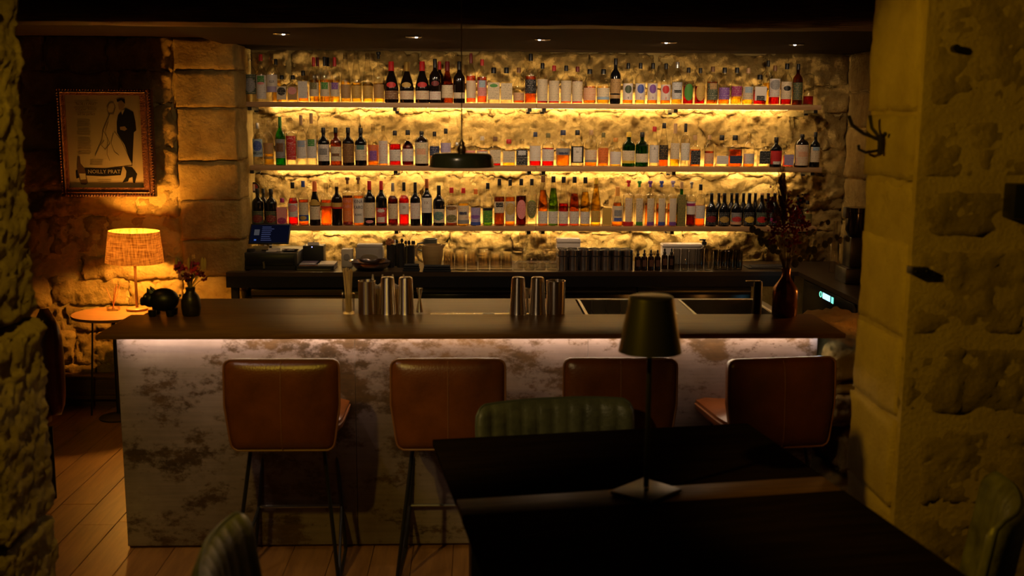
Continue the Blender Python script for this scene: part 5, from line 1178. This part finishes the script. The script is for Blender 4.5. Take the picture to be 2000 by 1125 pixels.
# folded cloths
CLO = pm('black_cloth', (.008, .009, .012), .95, bump=.3, bscale=50)
for xa, xb, yt, Y, l in ((787, 820, 516, 6.93, 'small folded black cloth pad left of the pitcher base'), (826, 881, 518, 6.9, 'long folded black cloth lying before the pitcher')):
    a, b = bx(xa, Y, 526), bx(xb, Y, 526); H = max(.02, bcz((xa + xb) / 2, yt, Y)); t = thing('folded_cloth', l, 'cloth', ((a + b) / 2, Y + .005, BZ)); w = (b - a) / 2
    for k in range(3): MB().box(-w + .004 * k, w - .003 * k, -.035, .035, k * H / 3, (k + .92) * H / 3, H * .14, 2).obj('fold', CLO, t)
# stacks of nested tumblers
TG = glassm('tumbler_glass', (.96, .94, .90), .06, 1, .85)
hT = .088; pr = [(.037, 0), (.0372, .003), (.0315, hT - .006), (.029, hT), (0, hT), (0, hT - .008), (.028, hT - .009), (.0345, .0)]
tum = MB().lathe(pr, 24).mesh('tumbler', ang=50); tum.materials.append(TG)
pos = ['first', 'second', 'third', 'fourth', 'fifth', 'sixth']; lev = ['bottom', 'second from bottom', 'third from bottom', 'top']
for c, x in enumerate((877, 899, 922, 945, 968, 990)):
    nn = 4 if c < 4 else 3; 
    if c < 4: dz = (bcz(x, 487, 6.97) - hT) / 3
    for k in range(nn):
        t = thing('tumbler', 'upturned glass tumbler, %s of the %s stack right of pitcher' % (lev[k] if k < nn - 1 else 'top', pos[c]), 'glass', (bx(x, 6.97), 6.97, BZ + k * dz), 0, 'stacked upturned tumblers')
        o = link('glass', tum, None, t); s = 11 * px(6.97) / .0372; o.scale = (s * (1 - .0 * k), s, 1)
# stem glasses upside down
bow = [(.034, 0), (.036, .002), (.038, .02), (.034, .045), (.02, .058), (.005, .064), (.0035, .07), (.0035, .115), (.008, .118), (.03, .121), (.031, .123), (0, .123)]
stg = MB().lathe(bow + [(0, .121)], 20).mesh('stem_glass', ang=60); stg.materials.append(TG)
k = 0
for r_, (Y, xs) in enumerate(((6.97, (1012, 1034, 1056, 1078)), (7.1, (1020, 1043, 1066, 1086)))):
    for x in xs:
        k += 1; t = thing('stem_glass', 'upturned stemmed glass, %s from left in the %s row beside the tumblers' % (ONES[k - 4 * r_], ('front', 'back')[r_]), 'glass', (bx(x, Y), Y, BZ), 0, 'stem glasses on back counter')
        o = link('glass', stg, None, t); o.scale = (.9, .9, 1.0)
flu = MB().lathe([(0, 0), (.03, 0), (.03, .003), (.004, .01), (.0035, .06), (.012, .08), (.022, .12), (.024, .22), (.0225, .22), (.02, .12), (.0, .08)], 18).mesh('flute', ang=60); flu.materials.append(TG)
for k, x in enumerate((1020, 1040, 1061, 1080)):
    t = thing('flute_glass', 'tall champagne flute behind the stem glasses, %s from left' % ONES[k + 1], 'glass', (bx(x, 7.28), 7.28, BZ), 0, 'flutes at the back of the counter'); link('glass', flu, None, t)
# steel cups with dark bands
SC = spunm('dark_spun_steel', (.45, .41, .39), .26)
H = bcz(1160, 488, 6.97); R = 10.2 * px(6.97)
cup = MB().lathe([(0, 0), (R * .96, 0), (R, .004), (R, H - .012), (R * 1.02, H - .010), (R * 1.02, H), (R * .94, H), (R * .93, .006), (0, .006)], 28).mesh('cup', ang=40); cup.materials.append(SC)
ban = MB().lathe([(R * 1.005, H * .68), (R * 1.008, H * .69), (R * 1.008, H * .73), (R * 1.005, H * .74)], 28).mesh('band'); ban.materials.append(DG)
for r_, Y in ((0, 6.97), (1, 7.07)):
    for k, x in enumerate((1099, 1120, 1141.5, 1162.5, 1183.5, 1204.5, 1225.5)):
        t = thing('steel_cup', 'dark polished steel cup, %s from left in the %s row of cups' % (ONES[k + 1], ('front', 'rear')[r_]), 'cup', (bx(x, 6.97), Y, BZ), 0, 'steel cups in two rows'); link('cup', cup, None, t); link('band', ban, None, t)
# dropper bottles
DA = pm('dark_amber_glass', (.015, .006, .003), .12)
dl = ['leftmost', 'second', 'third', 'fourth', 'fifth', 'rightmost']
for k, x in enumerate((1245.5, 1258, 1271, 1284, 1297.5, 1311)):
    Y = 6.96 if k < 4 else 7.02; H = bcz(x, 487 if k < 4 else 484, Y); R = 6.2 * px(Y); t = thing('dropper_bottle', 'small dark bitters bottle with dropper top, %s of the six' % dl[k], 'dropper bottle', (bx(x, Y), Y, BZ), 0, 'bitters dropper bottles')
    MB().lathe([(0, 0), (R, 0), (R, H * .58), (R * .85, H * .66), (R * .4, H * .70), (0, H * .7)], 16).obj('glass', DA, t); MB().lathe([(R * .5, H * .7), (R * .5, H * .8), (R * .28, H * .83), (R * .32, H * .95), (0, H)], 12).obj('dropper', DG, t)
    MB().box(-R * .6, R * .6, -R * 1.02, -R * .99, H * .2, H * .5).obj('label', pm('bitters_label', (.12, .05, .03), .6), t)
# ribbed tall glasses and small tumblers
def ribbed(R, H, n=36):
    mb = MB(); vs = []; fs = []; pr = [(R * .9, 0), (R * .94, .006), (R, H * .3), (R, H - .002), (R * .93, H), (R * .9, .012)]
    for j, (r, z) in enumerate(pr):
        for i in range(n):
            q = r * (1 - (.05 if (i % 2 and j < 3) else 0)); a = 2 * PI * i / n; vs.append((q * math.cos(a), q * math.sin(a), z))
    for j in range(len(pr) - 1):
        for i in range(n): fs.append((j * n + i, j * n + (i + 1) % n, (j + 1) * n + (i + 1) % n, (j + 1) * n + i))
    fs.append(tuple(range(n))); fs.append(tuple((len(pr) - 1) * n + i for i in range(n)))
    return mb.add(vs, fs)
TG2 = glassm('dim_glass', (.72, .70, .66), .05)
rb = ribbed(7.4 * px(6.97), bcz(1350, 486, 6.97)).mesh('ribbed', ang=60); rb.materials.append(TG2)
for k, x in enumerate((1321, 1336.5, 1351.5, 1366.5, 1382)):
    t = thing('highball_glass', 'tall ribbed highball glass, %s from left right of the dropper bottles' % ONES[k + 1], 'glass', (bx(x, 6.97), 6.97, BZ), 0, 'ribbed highball glasses'); link('glass', rb, None, t)
rs = ribbed(7.0 * px(7.0), bcz(1420, 490, 7.0), 28).mesh('ribbed_small', ang=60); rs.materials.append(TG2)
for k, x in enumerate((1399, 1414, 1428.5, 1443)):
    for r_ in range(2):
        t = thing('shot_glass', 'small ribbed glass in the %s row, %s from left beyond the highballs' % (('front', 'rear')[r_], ONES[k + 1]), 'glass', (bx(x, 7.0), 7.0 + r_ * .07, BZ), 0, 'small ribbed glasses'); link('glass', rs, None, t)
Y = 7.22; H = bcz(1374, 467, Y); t = thing('pump_bottle', 'clear bottle with black pump head behind the ribbed glasses', 'bottle', (bx(1374, Y), Y, BZ)); MB().lathe([(0, 0), (.03, 0), (.03, H * .6), (.012, H * .72), (.012, H * .8), (0, H * .8)], 18).obj('glass', TG2, t); MB().lathe([(.016, H * .78), (.016, H * .9), (.008, H * .92), (.012, H), (0, H)], 14).box(-.035, .0, -.006, .006, H * .95, H).obj('pump', DG, t)
# tongs on tray at right
t = thing('bar_tray', 'flat black tray with steel tools at right of back counter', 'tray', (bx(1497, 7.05), 7.08, BZ)); MB().box(-.13, .15, -.06, .10, 0, .008, .003).obj('tray', DG, t)
for k in range(3): MB().tube([(-.10, -.03 + k * .04, .013), (.12, -.02 + k * .045, .013)], .004, 6).obj('bar_spoon', STEELD, t)
# carafe and coffee grinder on the right return
Y = 6.85; t = thing('carafe', 'tall clear glass bottle beside the black grinder', 'carafe', (bx(1629, Y, 505), Y, BZ)); H = bcz(1629, 432, Y); R = 9 * px(Y)
MB().lathe([(0, 0), (R, 0), (R, H * .55), (R * .5, H * .7), (R * .42, H * .95), (R * .5, H), (R * .36, H), (R * .36, H * .7), (R * .9, H * .54), (R * .9, .006), (0, .006)], 20).obj('glass', GLASS, t)
Y = 6.45; q = PY(1655, 500, Y); t = thing('coffee_grinder', 'tall black coffee grinder half hidden by the stone jamb', 'grinder', (q.x + .05, Y, BZ)); H = bcz(1655, 405, Y)
MB().box(-.09, .09, -.10, .10, 0, .10, .01).box(-.055, .08, -.06, .08, .10, H * .62, .01).obj('body', BLACK, t); MB().lathe([(.05, H * .62), (.07, H * .7), (.07, H * .93), (.075, H * .94), (.075, H), (0, H)], 20).obj('hopper', pm('hopper_smoke', (.01, .01, .012), .15), t); MB().box(-.085, -.05, -.03, .03, H * .86, H, .005).obj('lever', DG, t)
# conduit on the wall beside the pier
X = PY(474, 300, 7.36).x; t = thing('cable_conduit', 'pale vertical cable conduit running up the wall beside the shelves', 'conduit', (X, 7.37, .9))
MB().tube([(0, 0, .001), (0, 0, .25), (0, 0, 1.2), (.004, 0, 1.44)], .011, 8).obj('pipe', pm('conduit_paint', (.5, .42, .32), .6), t); MB().tube([(.02, .0, .35), (.03, 0, .25), (.015, 0, .15), (.022, 0, .002)], .004, 6).obj('loose_cable', DG, t)
MB().box(-.018, .018, -.014, .014, .16, .24, .004).obj('junction_sleeve', pm('conduit_paint', (.5, .42, .32), .6), t)
# round wall badge left of lowest shelf
q = PY(497, 366, 7.42); t = thing('wall_badge', 'round dark red wall badge above the two leftmost black bottles', 'badge', (q.x, 7.42, q.z)); 
o = MB().lathe([(0, 0), (.035, 0), (.037, .004), (.035, .008), (0, .008)], 28).obj('disc', DG, t); o.rotation_euler = (PI / 2, 0, 0); o2 = MB().lathe([(0, .008), (.026, .008), (.026, .0095), (0, .0095)], 24).obj('face', pm('badge_red', (.25, .02, .02), .4), o); MB().box(-.005, .005, -.022, .022, .0095, .011).obj('stripe', PLASTW, o)

# ------------------------------------------------------------------ coat hook and fittings on the stone jamb, rock ledge at right
WI = pm('wrought_iron', (.02, .016, .012), .4, .5)
J = 1.368
def oj(x, y): d = ray(x, y); q = CAMP + d * (J / d.x); return q
c = oj(1722, 285); t = thing('coat_hook', 'wrought iron double coat hook on the stone jamb', 'coat hook', (J, c.y, c.z))
def jp(x, y, o=0): q = oj(x, y) - Vector((J, c.y, c.z)); q.x -= o; return q
MB().tube([jp(1722, 300, .006), jp(1724, 262, .008)], .009, 8).obj('plate', WI, t)
MB().tube([jp(1722, 272, .01), jp(1708, 262, .035), jp(1692, 245, .05), jp(1688, 228, .055)], [.006, .006, .0065, .007], 8).obj('prong', WI, t)
MB().tube([jp(1723, 268, .01), jp(1720, 250, .03), jp(1719, 226, .035)], [.006, .006, .007], 8).obj('prong', WI, t)
MB().tube([jp(1720, 294, .01), jp(1708, 298, .03), jp(1700, 292, .04), jp(1699, 284, .04)], .005, 8).obj('prong', WI, t)
MB().ball(jp(1732, 262, .006), .008, 8, 6).obj('screw', WI, t)
fyf = 3.268
q = PY(1796, 529, fyf); t = thing('wall_bracket', 'small dark metal bracket on the rough stone pillar', 'bracket', (q.x, fyf, q.z)); MB().box(-.027, .027, -.012, .04, -.012, .012, .003).obj('plate', WI, t); MB().ball((-.018, -.013, 0), .004, 8, 6).ball((.018, -.013, 0), .004, 8, 6).obj('screw', BLACK, t)
q = PY(1990, 392, fyf); t = thing('wall_box', 'black wall-mounted box at the right edge of the stone pillar', 'wall box', (q.x + .03, fyf, q.z)); MB().box(-.07, .07, -.05, .035, -.055, .055, .006).obj('housing', BLACK, t)
q = PY(1868, 95, fyf); t = thing('iron_peg', 'short iron peg high on the stone pillar', 'peg', (q.x, fyf, q.z)); MB().tube([(0, .04, 0), (0, -.004, .002)], .012, 8).obj('peg', WI, t)
# rock ledge beyond the right end of the bar
rl = thing('rock_ledge', 'rough natural rock ledge between the bar end and the jamb', 'rock', (1.85, 4.6, 0))
for i, (a, b, c_, d, e, f) in enumerate(((1.53, 2.2, 4.42, 4.95, .0, .32), (1.60, 2.2, 4.42, 4.95, .32, .55), (1.55, 2.2, 4.44, 4.95, .55, .74), (1.54, 2.2, 4.46, 5.0, .74, .93))):
    o = block('stone', a, b, c_, d, e + .004, f - .004, STONE, None, seed=500 + i, faces='lfktb', amp=.05, rnd=.07, freq=4, res=.025); o.parent = rl; o.location -= rl.location
r2 = thing('rock_outcrop', 'orange-lit rock outcrop seen beyond the bar end', 'rock', (1.95, 5.4, 0))
o = block('stone', 1.62, 2.18, 5.15, 5.7, 0, .86, STONE, None, seed=520, faces='lfktb', amp=.05, rnd=.08, freq=5, res=.025); o.parent = r2; o.location -= r2.location
lamp('ledge_lamp_light', 'POINT', (2.05, 4.98, 1.12), 3.2, (1, .36, .06), .03)
